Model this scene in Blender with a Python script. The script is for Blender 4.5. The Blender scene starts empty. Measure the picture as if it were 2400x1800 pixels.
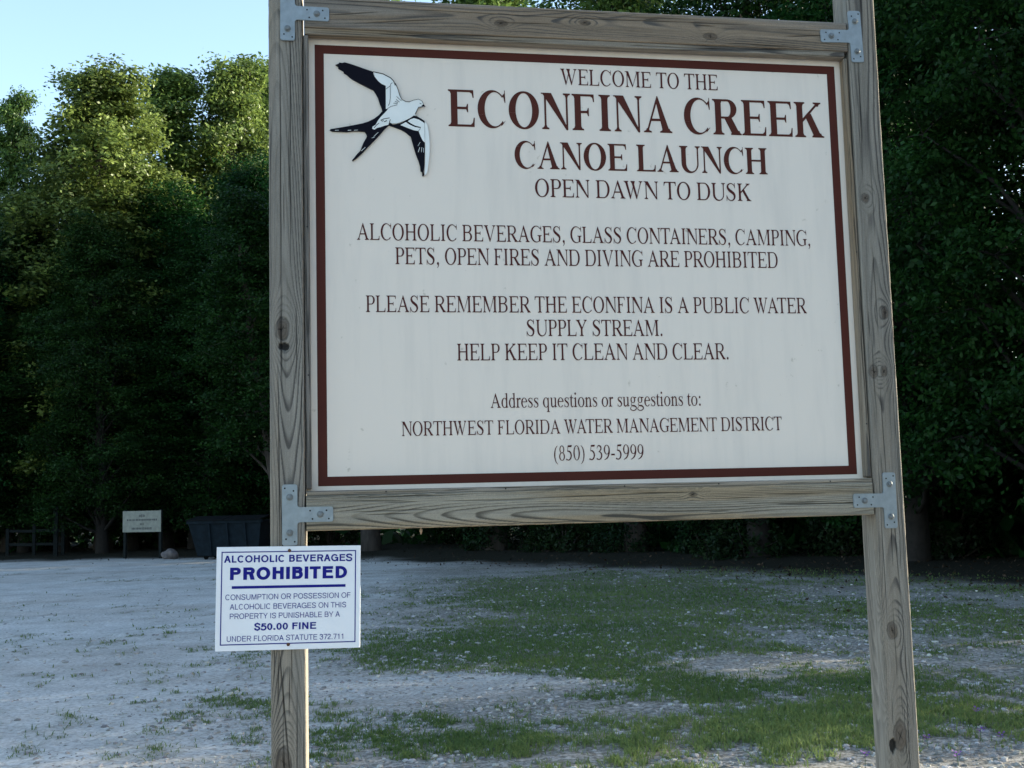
import bpy, bmesh, math, random
import numpy as np
from mathutils import Vector, Matrix

C = bpy.context.scene.collection
SC = bpy.context.scene
R = math.radians

# ------------------------------------------------------------------ camera
YAW, PITCH, ROLL = R(9.877), R(5.933), R(-1.477)
fw = Vector((math.sin(YAW)*math.cos(PITCH), math.cos(YAW)*math.cos(PITCH), math.sin(PITCH)))
r0 = Vector((math.cos(YAW), -math.sin(YAW), 0))
u0 = r0.cross(fw)
rr = math.cos(ROLL)*r0 + math.sin(ROLL)*u0
uu = -math.sin(ROLL)*r0 + math.cos(ROLL)*u0
cam_d = bpy.data.cameras.new("camera")
cam = bpy.data.objects.new("camera", cam_d)
C.objects.link(cam)
cam.matrix_world = Matrix(((rr.x, uu.x, -fw.x, 0.1136), (rr.y, uu.y, -fw.y, -3.0481),
                           (rr.z, uu.z, -fw.z, 1.6), (0, 0, 0, 1)))
cam_d.sensor_width = 36
cam_d.lens = 40.29
cam_d.clip_start = 0.05
cam_d.clip_end = 3000
SC.camera = cam

# ------------------------------------------------------------------ light
SUN_EL, SUN_PHI = R(15.0), R(7.0)        # phi: towards +y (behind the sign) from +x
SUN_STRENGTH, SKY_STRENGTH, EXPOSURE = 4.9, 0.15, 1.76
world = bpy.data.worlds.new("World")
SC.world = world
world.use_nodes = True
wn = world.node_tree.nodes
sky = wn.new("ShaderNodeTexSky")
sky.sky_type = 'NISHITA'
sky.sun_disc = False
sky.sun_elevation = SUN_EL
sky.sun_rotation = R(90) - SUN_PHI
sky.air_density = 1.0
sky.dust_density = 1.1
sky.ozone_density = 1.2
wn["Background"].inputs["Strength"].default_value = SKY_STRENGTH
world.node_tree.links.new(sky.outputs[0], wn["Background"].inputs["Color"])
sun_d = bpy.data.lights.new("sun", 'SUN')
sun_d.energy = SUN_STRENGTH
sun_d.angle = R(0.5)
sun_d.color = (1.0, 0.92, 0.74)
sun = bpy.data.objects.new("sun", sun_d)
C.objects.link(sun)
sd = Vector((math.cos(SUN_EL)*math.cos(SUN_PHI), math.cos(SUN_EL)*math.sin(SUN_PHI), math.sin(SUN_EL)))
sun.rotation_euler = sd.to_track_quat('Z', 'Y').to_euler()
sun.location = (20, 3, 30)
SC.view_settings.view_transform = 'Standard'
SC.view_settings.look = 'None'
SC.view_settings.exposure = EXPOSURE
SC.view_settings.gamma = 1
SC.cycles.max_bounces = 6
SC.cycles.diffuse_bounces = 3
SC.cycles.transmission_bounces = 3
SC.cycles.use_denoising = True

# ------------------------------------------------------------------ helpers
def tag(o, label=None, cat=None, group=None, kind=None):
    if label: o["label"] = label
    if cat: o["category"] = cat
    if group: o["group"] = group
    if kind: o["kind"] = kind
    return o

def empty(name, loc=(0, 0, 0), rz=0.0):
    o = bpy.data.objects.new(name, None)
    o.empty_display_size = 0.2
    o.location = loc
    o.rotation_euler = (0, 0, rz)
    C.objects.link(o)
    return o

def link(name, me, mat=None, parent=None):
    o = bpy.data.objects.new(name, me)
    C.objects.link(o)
    if mat is not None:
        me.materials.clear()
        for m in (mat if isinstance(mat, (list, tuple)) else [mat]):
            me.materials.append(m)
    if parent: o.parent = parent
    return o

def mesh_np(name, V, F, smooth=False, mat_idx=None):
    """V (n,3); F (m,k) all the same k."""
    V = np.asarray(V, np.float32); F = np.asarray(F, np.int32)
    me = bpy.data.meshes.new(name)
    me.vertices.add(len(V)); me.vertices.foreach_set("co", V.ravel())
    m, k = F.shape
    me.loops.add(m*k); me.loops.foreach_set("vertex_index", F.ravel())
    me.polygons.add(m)
    me.polygons.foreach_set("loop_start", np.arange(0, m*k, k, dtype=np.int32))
    me.polygons.foreach_set("loop_total", np.full(m, k, np.int32))
    me.polygons.foreach_set("use_smooth", np.full(m, smooth, bool))
    if mat_idx is not None: me.polygons.foreach_set("material_index", np.asarray(mat_idx, np.int32))
    me.update(calc_edges=True)
    me.validate()
    return me

def set_col(me, name, col):
    col = np.asarray(col, np.float32)
    if col.shape[1] == 3: col = np.hstack([col, np.ones((len(col), 1), np.float32)])
    a = me.color_attributes.new(name, 'FLOAT_COLOR', 'POINT')
    a.data.foreach_set("color", col.ravel())

def hash2(ix, iy, seed=0):
    n = (ix.astype(np.int64)*374761393 + iy.astype(np.int64)*668265263 + seed*1442695041) & 0xFFFFFFFF
    n = ((n ^ (n >> 13))*1274126177) & 0xFFFFFFFF
    n = (n ^ (n >> 16)) & 0xFFFFFFFF
    return n/4294967295.0

def noise2(x, y, seed=0):
    x = np.asarray(x, float); y = np.asarray(y, float)
    ix = np.floor(x); iy = np.floor(y); fx = x-ix; fy = y-iy
    fx = fx*fx*(3-2*fx); fy = fy*fy*(3-2*fy)
    a = hash2(ix, iy, seed); b = hash2(ix+1, iy, seed); c = hash2(ix, iy+1, seed); d = hash2(ix+1, iy+1, seed)
    return (a*(1-fx)+b*fx)*(1-fy) + (c*(1-fx)+d*fx)*fy

def fbm(x, y, seed=0, oct=4, gain=.5):
    s = 0; a = 1; t = 0
    for i in range(oct):
        s = s + a*noise2(x*2**i, y*2**i, seed+i*17); t += a; a *= gain
    return s/t

def sstep(a, b, x):
    t = np.clip((x-a)/(b-a), 0, 1)
    return t*t*(3-2*t)

def new_mat(name):
    m = bpy.data.materials.new(name); m.use_nodes = True
    nt = m.node_tree
    return m, nt, nt.nodes["Principled BSDF"]

def nd(nt, typ, **kw):
    n = nt.nodes.new(typ)
    for k, v in kw.items():
        if k.startswith("i_"):
            key = k[2:]
            n.inputs[int(key) if key.isdigit() else key.replace("_", " ")].default_value = v
        else: setattr(n, k, v)
    return n

def lk(nt, a, b): nt.links.new(a, b)

def noisy(name, base, var=.25, scale=8, rough=.8, metallic=0.0, bump=0.0, bscale=60, stretch=None, spec=.4):
    """Plain procedural surface: base colour varied by noise, with optional bump."""
    m, nt, b = new_mat(name)
    tc = nd(nt, "ShaderNodeTexCoord"); mp = nd(nt, "ShaderNodeMapping")
    if stretch: mp.inputs["Scale"].default_value = stretch
    lk(nt, tc.outputs["Object"], mp.inputs[0])
    n = nd(nt, "ShaderNodeTexNoise", i_Scale=scale, i_Detail=6.0, i_Roughness=.6)
    lk(nt, mp.outputs[0], n.inputs["Vector"])
    mr = nd(nt, "ShaderNodeMapRange", i_3=1-var, i_4=1+var)
    mr.inputs[1].default_value = .3; mr.inputs[2].default_value = .7
    lk(nt, n.outputs["Fac"], mr.inputs[0])
    mx = nd(nt, "ShaderNodeMix", data_type='RGBA', blend_type='MULTIPLY')
    mx.inputs[0].default_value = 1
    mx.inputs[6].default_value = (*base, 1)
    lk(nt, mr.outputs[0], mx.inputs[7])
    lk(nt, mx.outputs[2], b.inputs["Base Color"])
    b.inputs["Roughness"].default_value = rough
    b.inputs["Metallic"].default_value = metallic
    b.inputs["Specular IOR Level"].default_value = spec
    if bump:
        n2 = nd(nt, "ShaderNodeTexNoise", i_Scale=bscale, i_Detail=5.0)
        lk(nt, mp.outputs[0], n2.inputs["Vector"])
        bp = nd(nt, "ShaderNodeBump", i_Strength=bump, i_Distance=.01)
        lk(nt, n2.outputs["Fac"], bp.inputs["Height"]); lk(nt, bp.outputs[0], b.inputs["Normal"])
    return m

def attr_mat(name, attr, rough=.85, nscale=400, nvar=.12, bump=.15, spec=.25):
    m, nt, b = new_mat(name)
    at = nd(nt, "ShaderNodeAttribute", attribute_name=attr)
    tc = nd(nt, "ShaderNodeTexCoord")
    n = nd(nt, "ShaderNodeTexNoise", i_Scale=nscale, i_Detail=3.0)
    lk(nt, tc.outputs["Object"], n.inputs["Vector"])
    mr = nd(nt, "ShaderNodeMapRange", i_3=1-nvar, i_4=1+nvar)
    mr.inputs[1].default_value = .3; mr.inputs[2].default_value = .7
    lk(nt, n.outputs["Fac"], mr.inputs[0])
    mx = nd(nt, "ShaderNodeMix", data_type='RGBA', blend_type='MULTIPLY')
    mx.inputs[0].default_value = 1
    lk(nt, at.outputs["Color"], mx.inputs[6]); lk(nt, mr.outputs[0], mx.inputs[7])
    lk(nt, mx.outputs[2], b.inputs["Base Color"])
    b.inputs["Roughness"].default_value = rough
    b.inputs["Specular IOR Level"].default_value = spec
    if bump:
        bp = nd(nt, "ShaderNodeBump", i_Strength=bump, i_Distance=.002)
        lk(nt, n.outputs["Fac"], bp.inputs["Height"]); lk(nt, bp.outputs[0], b.inputs["Normal"])
    return m

def leaf_mat(name, dark, light, trans=.35, spec=.35, rough=.5):
    m, nt, b = new_mat(name)
    at = nd(nt, "ShaderNodeAttribute", attribute_name="tint")
    oi = nd(nt, "ShaderNodeObjectInfo")
    sp = nd(nt, "ShaderNodeSeparateColor"); lk(nt, at.outputs["Color"], sp.inputs[0])
    mx = nd(nt, "ShaderNodeMix", data_type='RGBA')
    mx.inputs[6].default_value = (*dark, 1); mx.inputs[7].default_value = (*light, 1)
    lk(nt, sp.outputs[0], mx.inputs[0])
    hv = nd(nt, "ShaderNodeHueSaturation")
    h = nd(nt, "ShaderNodeMapRange", i_3=.475, i_4=.52); lk(nt, oi.outputs["Random"], h.inputs[0])
    lk(nt, h.outputs[0], hv.inputs["Hue"])
    v = nd(nt, "ShaderNodeMapRange", i_3=.75, i_4=1.25); lk(nt, sp.outputs[1], v.inputs[0])
    lk(nt, v.outputs[0], hv.inputs["Value"])
    lk(nt, mx.outputs[2], hv.inputs["Color"])
    lk(nt, hv.outputs[0], b.inputs["Base Color"])
    b.inputs["Roughness"].default_value = rough
    b.inputs["Specular IOR Level"].default_value = spec
    tr = nd(nt, "ShaderNodeBsdfTranslucent")
    g = nd(nt, "ShaderNodeGamma", i_Gamma=.85); lk(nt, hv.outputs[0], g.inputs[0])
    lk(nt, g.outputs[0], tr.inputs["Color"])
    ms = nd(nt, "ShaderNodeMixShader", i_0=trans)
    lk(nt, b.outputs[0], ms.inputs[1]); lk(nt, tr.outputs[0], ms.inputs[2])
    lk(nt, ms.outputs[0], nt.nodes["Material Output"].inputs["Surface"])
    return m

M = {}
M['wood'] = attr_mat("weathered_wood", "Col", nscale=500, nvar=.14, bump=.25)
M['galv'] = noisy("galvanized_steel", (.25, .285, .305), var=.14, scale=45, rough=.5, metallic=.55, bump=.04, bscale=90)
M['hole'] = noisy("nail_hole", (.012, .012, .013), var=.1, rough=.9)
M['bolt'] = noisy("bolt_steel", (.16, .175, .18), var=.2, scale=120, rough=.5, metallic=.5)
M['rust'] = noisy("rusty_screw", (.10, .04, .02), var=.4, scale=300, rough=.8)
M['maroon'] = noisy("maroon_paint", (.075, .019, .013), var=.06, scale=12, rough=.6, spec=.12)
M['ink'] = noisy("dark_maroon_lettering", (.075, .017, .016), var=.05, rough=.6, spec=.1)
M['black'] = noisy("black_paint", (.005, .005, .010), var=.1, rough=.7, spec=.08)
M['birdwhite'] = noisy("white_relief_paint", (.74, .75, .72), var=.04, scale=20, rough=.5)
M['blue'] = noisy("blue_ink", (.010, .011, .19), var=.05, rough=.5, spec=.12)
M['signwhite'] = noisy("white_sign_plastic", (.74, .75, .78), var=.03, scale=10, rough=.35)
M['edge'] = noisy("cream_edge", (.50, .47, .38), var=.06, rough=.5)
M['board'] = noisy("weathered_white_board", (.20, .20, .165), var=.2, scale=6, rough=.7)
M['grey_text'] = noisy("faded_black_paint", (.05, .05, .05), var=.2, rough=.7)
M['dumpster'] = noisy("blue_green_dumpster_paint", (.008, .014, .019), var=.35, scale=5, rough=.8, spec=.12)
M['lid'] = noisy("black_lid_plastic", (.006, .007, .008), var=.2, rough=.8, spec=.1)
M['rock'] = noisy("pale_limestone", (.13, .11, .105), var=.35, scale=7, rough=.9, bump=.6, bscale=18)
M['postpaint'] = noisy("grey_post", (.011, .014, .014), var=.3, scale=14, rough=.9, spec=.1)
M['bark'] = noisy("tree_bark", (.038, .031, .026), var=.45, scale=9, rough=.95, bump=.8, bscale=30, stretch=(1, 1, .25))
M['darkbark'] = noisy("shaded_dark_bark", (.016, .013, .011), var=.4, scale=9, rough=.95)  # darkened copy of the bark, with the wood's shade in its colour
M['palebark'] = noisy("pale_bark", (.055, .045, .038), var=.45, scale=6, rough=.95, bump=.8, bscale=30, stretch=(1, 1, .3))
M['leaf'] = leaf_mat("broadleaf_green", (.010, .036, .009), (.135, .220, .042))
M['leafr'] = leaf_mat("shade_dark_broadleaf_green", (.0025, .016, .0032), (.015, .058, .010), trans=.3, spec=.14)  # darker leaf kind, its colour also standing in for shade in the lower wood
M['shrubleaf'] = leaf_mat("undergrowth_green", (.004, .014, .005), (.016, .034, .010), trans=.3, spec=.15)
M['grass'] = leaf_mat("grass_blades", (.066, .118, .034), (.165, .215, .070), trans=.3, spec=.1, rough=.7)
M['pebble'] = attr_mat("limestone_chips", "Col", rough=.9, nscale=120, nvar=.2, bump=.3)
M['cocoon'] = noisy("dry_cocoon", (.30, .22, .15), var=.3, scale=200, rough=.9)
M['purple'] = noisy("purple_petals", (.18, .05, .30), var=.2, scale=80, rough=.7)
M['stem'] = noisy("green_stem", (.05, .09, .03), var=.2, rough=.8)
M['litter'] = attr_mat("dry_leaves", "Col", rough=.9, nscale=60, nvar=.2, bump=0)

# sign panel: white paint with faint mildew streaks and specks
m, nt, b = new_mat("white_panel_paint")
tc = nd(nt, "ShaderNodeTexCoord"); mp = nd(nt, "ShaderNodeMapping")
mp.inputs["Scale"].default_value = (9, 1, .9); lk(nt, tc.outputs["Object"], mp.inputs[0])
n1 = nd(nt, "ShaderNodeTexNoise", i_Scale=1.6, i_Detail=5.0, i_Roughness=.65); lk(nt, mp.outputs[0], n1.inputs["Vector"])
cr = nd(nt, "ShaderNodeValToRGB"); lk(nt, n1.outputs["Fac"], cr.inputs[0])
cr.color_ramp.elements[0].position = .30; cr.color_ramp.elements[0].color = (.675, .60, .525, 1)
cr.color_ramp.elements[1].position = .52; cr.color_ramp.elements[1].color = (.735, .65, .565, 1)
n2 = nd(nt, "ShaderNodeTexNoise", i_Scale=38.0, i_Detail=4.0); lk(nt, tc.outputs["Object"], n2.inputs["Vector"])
c2 = nd(nt, "ShaderNodeValToRGB"); lk(nt, n2.outputs["Fac"], c2.inputs[0])
c2.color_ramp.elements[0].position = .18; c2.color_ramp.elements[0].color = (.6, .58, .52, 1)
c2.color_ramp.elements[1].position = .29; c2.color_ramp.elements[1].color = (1, 1, 1, 1)
mx = nd(nt, "ShaderNodeMix", data_type='RGBA', blend_type='MULTIPLY'); mx.inputs[0].default_value = 1
lk(nt, cr.outputs[0], mx.inputs[6]); lk(nt, c2.outputs[0], mx.inputs[7])
lk(nt, mx.outputs[2], b.inputs["Base Color"])
b.inputs["Roughness"].default_value = .5; b.inputs["Specular IOR Level"].default_value = .3
M['panel'] = m

# ground: pale limestone sand, soil under the grass, brown forest floor (per-vertex masks of the ground itself)
m, nt, b = new_mat("sandy_ground")
at = nd(nt, "ShaderNodeAttribute", attribute_name="Mask")
sp = nd(nt, "ShaderNodeSeparateColor"); lk(nt, at.outputs["Color"], sp.inputs[0])
tc = nd(nt, "ShaderNodeTexCoord")
na = nd(nt, "ShaderNodeTexNoise", i_Scale=1.3, i_Detail=8.0, i_Roughness=.7); lk(nt, tc.outputs["Object"], na.inputs["Vector"])
nb = nd(nt, "ShaderNodeTexNoise", i_Scale=22.0, i_Detail=6.0, i_Roughness=.75); lk(nt, tc.outputs["Object"], nb.inputs["Vector"])
ra = nd(nt, "ShaderNodeValToRGB"); lk(nt, na.outputs["Fac"], ra.inputs[0])
ra.color_ramp.elements[0].position = .3; ra.color_ramp.elements[0].color = (.41, .40, .375, 1)
ra.color_ramp.elements[1].position = .62; ra.color_ramp.elements[1].color = (.60, .59, .565, 1)
rb = nd(nt, "ShaderNodeValToRGB"); lk(nt, nb.outputs["Fac"], rb.inputs[0])
rb.color_ramp.elements[0].position = .34; rb.color_ramp.elements[0].color = (.55, .52, .48, 1)
rb.color_ramp.elements[1].position = .56; rb.color_ramp.elements[1].color = (1.06, 1.06, 1.06, 1)
mx = nd(nt, "ShaderNodeMix", data_type='RGBA', blend_type='MULTIPLY'); mx.inputs[0].default_value = 1
gm = nd(nt, "ShaderNodeMapping"); gm.inputs["Scale"].default_value = (.16, .5, 1); gm.inputs["Rotation"].default_value = (0, 0, .25)
lk(nt, tc.outputs["Object"], gm.inputs[0])
ng = nd(nt, "ShaderNodeTexNoise", i_Scale=1.0, i_Detail=4.0, i_Roughness=.55); lk(nt, gm.outputs[0], ng.inputs["Vector"])
rg_ = nd(nt, "ShaderNodeValToRGB"); lk(nt, ng.outputs["Fac"], rg_.inputs[0])
rg_.color_ramp.elements[0].position = .36; rg_.color_ramp.elements[0].color = (.90, .86, .82, 1)
rg_.color_ramp.elements[1].position = .58; rg_.color_ramp.elements[1].color = (1.05, 1.05, 1.04, 1)
gd = nd(nt, "ShaderNodeMapping"); gd.inputs["Scale"].default_value = (5, 9, 5); lk(nt, tc.outputs["Object"], gd.inputs[0])
ne = nd(nt, "ShaderNodeTexNoise", i_Scale=1.0, i_Detail=5.0, i_Roughness=.7); lk(nt, gd.outputs[0], ne.inputs["Vector"])
re_ = nd(nt, "ShaderNodeValToRGB"); lk(nt, ne.outputs["Fac"], re_.inputs[0])
re_.color_ramp.elements[0].position = .66; re_.color_ramp.elements[0].color = (1, 1, 1, 1)
re_.color_ramp.elements[1].position = .78; re_.color_ramp.elements[1].color = (.42, .42, .36, 1)
mg = nd(nt, "ShaderNodeMix", data_type='RGBA', blend_type='MULTIPLY'); mg.inputs[0].default_value = 1
me2 = nd(nt, "ShaderNodeMix", data_type='RGBA', blend_type='MULTIPLY'); me2.inputs[0].default_value = 1
lk(nt, ra.outputs[0], mg.inputs[6]); lk(nt, rg_.outputs[0], mg.inputs[7])
lk(nt, mg.outputs[2], me2.inputs[6]); lk(nt, re_.outputs[0], me2.inputs[7])
lk(nt, me2.outputs[2], mx.inputs[6]); lk(nt, rb.outputs[0], mx.inputs[7])
soil = nd(nt, "ShaderNodeValToRGB"); lk(nt, nb.outputs["Fac"], soil.inputs[0])
soil.color_ramp.elements[0].position = .35; soil.color_ramp.elements[0].color = (.075, .078, .045, 1)
soil.color_ramp.elements[1].position = .7; soil.color_ramp.elements[1].color = (.20, .185, .125, 1)
m1 = nd(nt, "ShaderNodeMix", data_type='RGBA'); lk(nt, sp.outputs[0], m1.inputs[0])
mz = nd(nt, "ShaderNodeMix", data_type='RGBA', blend_type='MULTIPLY'); lk(nt, sp.outputs[2], mz.inputs[0])
gr = nd(nt, "ShaderNodeValToRGB"); lk(nt, nb.outputs["Fac"], gr.inputs[0])      # coarser, greyer chips mixed with soil
gr.color_ramp.elements[0].position = .40; gr.color_ramp.elements[0].color = (.36, .36, .33, 1)
gr.color_ramp.elements[1].position = .66; gr.color_ramp.elements[1].color = (.82, .80, .78, 1)
lk(nt, mx.outputs[2], mz.inputs[6]); lk(nt, gr.outputs[0], mz.inputs[7])
lk(nt, mz.outputs[2], m1.inputs[6]); lk(nt, soil.outputs[0], m1.inputs[7])
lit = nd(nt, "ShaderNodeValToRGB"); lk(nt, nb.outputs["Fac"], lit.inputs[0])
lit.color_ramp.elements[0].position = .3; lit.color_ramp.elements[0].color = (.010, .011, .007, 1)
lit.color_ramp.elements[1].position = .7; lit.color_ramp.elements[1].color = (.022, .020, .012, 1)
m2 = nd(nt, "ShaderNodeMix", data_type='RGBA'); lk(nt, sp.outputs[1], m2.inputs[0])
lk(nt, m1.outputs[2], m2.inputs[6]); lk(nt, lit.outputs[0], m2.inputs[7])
lk(nt, m2.outputs[2], b.inputs["Base Color"])
b.inputs["Roughness"].default_value = .95; b.inputs["Specular IOR Level"].default_value = .15
bp = nd(nt, "ShaderNodeBump", i_Strength=.7, i_Distance=.03)
lk(nt, nb.outputs["Fac"], bp.inputs["Height"]); lk(nt, bp.outputs[0], b.inputs["Normal"])
M['ground'] = m

# ------------------------------------------------------------------ ground
# edge of the clearing, measured on the ground
EDGE_LINE = np.array([(-70, 43), (-10.7, 40.2), (-6.3, 39.2), (-2.4, 37.4), (.9, 33.6), (6.1, 25.8), (9.7, 20.5),
                      (11.3, 17.5), (12.3, 13.4), (13.6, 9.2), (17, 7.6), (70, 15)], float)

def edge_dist(x, y):
    """>0 inside the wood, <0 on the open lot (metres)."""
    x = np.asarray(x, float); y = np.asarray(y, float)
    best = np.full(x.shape, 1e9); sgn = np.zeros(x.shape)
    for (ax, ay), (bx, by) in zip(EDGE_LINE[:-1], EDGE_LINE[1:]):
        dx, dy = bx-ax, by-ay; L2 = dx*dx+dy*dy
        t = np.clip(((x-ax)*dx+(y-ay)*dy)/L2, 0, 1)
        d = np.hypot(x-ax-t*dx, y-ay-t*dy)
        s = np.sign(dx*(y-ay)-dy*(x-ax))
        up = d < best-1e-9
        best = np.where(up, d, best); sgn = np.where(up, s, sgn)
    return best*sgn

BLOBS = [(4.97,14.03,3.44,4.33,1),(2.12,10.37,2.12,1.87,1),(1.55,4.72,0.97,0.96,0.9),(3.52,4.71,0.88,1.15,1.1),(2.99,7.16,0.71,1.47,0.9),(4.92,5.14,0.71,1.68,0.6),(8.16,10.53,1.18,2.82,0.9),(-0.39,7.11,0.76,0.56,0.7),(-0.41,5.32,0.69,0.61,0.6),(0.46,5.85,0.66,0.88,0.8),(7.87,20.82,3.74,2.73,0.5),(4.49,18.05,2.41,3.16,0.7),(10.92,14.49,1.92,2.31,0.7),(1.28,7.37,1.13,0.63,-1.2),(3.98,7.65,1.10,0.81,-0.8),(3.01,5.48,1.01,0.42,-0.8),(1.05,4.21,1.14,0.29,-0.8),(9.25,14.90,1.87,1.41,-0.6),(3.80,3.52,0.84,0.41,-0.9),(5.98,6.91,0.65,0.60,-0.6),(5.54,9.19,0.75,0.64,-0.4),(6.59,8.77,0.75,0.61,-0.4)]
TUFTS = [(-3.47,15.22),(-3.70,12.86),(-3.63,13.52),(-2.55,11.20),(-2.03,10.94),(-1.28,10.96),(-0.97,9.87),(-1.55,9.72),(-1.49,9.17),(-2.71,9.47),(-2.48,9.21),(-2.45,8.73),(-2.17,9.14),(-1.64,8.53),(-1.35,8.51),(-1.14,8.82),(-1.68,7.60),(-1.85,7.66),(-1.72,6.46),(-1.77,6.32),(-1.93,6.01),(-1.73,5.93),(-1.49,5.93),(-1.21,5.79),(-1.06,5.87),(-1.88,5.59),(-1.82,5.36),(-1.23,5.16),(-0.93,5.09),(-0.99,5.30),(-0.57,8.44),(-1.80,16.41),(-4.33,16.12),(-3.80,15.57),(-3.54,20.35),(-2.39,15.45)]

def grassiness(x, y):
    g = np.full(np.shape(x), -.22)
    for (cx, cy, rx, ry, w) in BLOBS:
        g = g + w*np.exp(-1.1*(((x-cx)/rx)**2+((y-cy)/ry)**2))
    g = np.minimum(g, 1.05)
    n = fbm(x*1.1, y*.9, 5, 5, .6)-.5
    n2 = fbm(x*5, y*4, 31, 3, .6)-.5
    g = g + .5*np.exp(-((x-2.8)/2.4)**2-((y-8.4)/1.6)**2) + .5*np.exp(-((x-5.5)/2.2)**2-((y-7.2)/2.2)**2) + .45*np.exp(-((x-6.5)/4)**2-((y-17)/4)**2)
    g = g + .20*sstep(-.6, 2.4, x-.10*(y-5))*sstep(30, 18, y)
    n3 = fbm(x*16, y*11, 47, 2, .6)-.5
    g = g + 1.5*n + 1.6*n2 + .9*n3
    v = sstep(-.08, 1.0, g)
    for i, (cx, cy) in enumerate(TUFTS):
        rx = .05+.07*((i*37) % 10)/10+.005*cy; ry = rx*(1.0+.09*cy*.5)
        d = ((x-cx)/rx)**2+((y-cy)/ry)**2
        v = np.maximum(v, .36*sstep(1.3, .1, d+3.4*n2+2.4*n3))
    return v

def ground_z(x, y):
    d = edge_dist(x, y)
    z = .12*sstep(0, 4, d)
    near = sstep(60, 25, np.hypot(x, y))
    z = z + near*(.05*(fbm(x*.35, y*.35, 3, 3)-.5) + .022*(fbm(x*3.1, y*3.1, 9, 3)-.5))
    return z

def axis(fine0, fine1, step, grow, lim):
    a = list(np.arange(fine0, fine1+1e-6, step)); s = step
    while a[-1] < lim: s *= grow; a.append(a[-1]+s)
    s = step
    b = [a[0]]
    while b[-1] > -lim: s *= grow; b.append(b[-1]-s)
    return np.array(b[:0:-1]+a)

gx = axis(-5, 9, .045, 1.06, 900)
gy = axis(2.5, 12, .05, 1.02, 900)
GX, GY = np.meshgrid(gx, gy)
fx, fy = GX.ravel(), GY.ravel()
GZ = ground_z(fx, fy)
gmask = grassiness(fx, fy)*(edge_dist(fx, fy) < 4)*(np.abs(fx) < 40)*(fy < 40)*(fy > 1)
gmask = np.maximum(gmask, .5*sstep(.45, .7, fbm(fx*.5, fy*.5, 77, 3))*(fy < 1)*(fy > -30))
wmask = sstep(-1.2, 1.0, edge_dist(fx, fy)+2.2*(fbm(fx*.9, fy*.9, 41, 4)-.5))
nx, ny = len(gx), len(gy)
idx = np.arange(nx*ny).reshape(ny, nx)
Fq = np.stack([idx[:-1, :-1], idx[:-1, 1:], idx[1:, 1:], idx[1:, :-1]], -1).reshape(-1, 4)
me = mesh_np("ground", np.stack([fx, fy, GZ], -1), Fq, smooth=True)
lobe = np.exp(-((fx-1.15)/1.5)**2-((fy-7.35)/.75)**2)
zone = sstep(-1.4, 1.6, fx-.10*(fy-5)+1.6*(fbm(fx*1.3, fy*1.3, 91, 4)-.5))*sstep(34, 24, fy)*(1-.9*lobe)*(np.abs(fx) < 60)*(fy > 0)
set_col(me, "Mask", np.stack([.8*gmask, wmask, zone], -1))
tag(link("ground", me, M['ground']), kind='structure')

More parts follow.
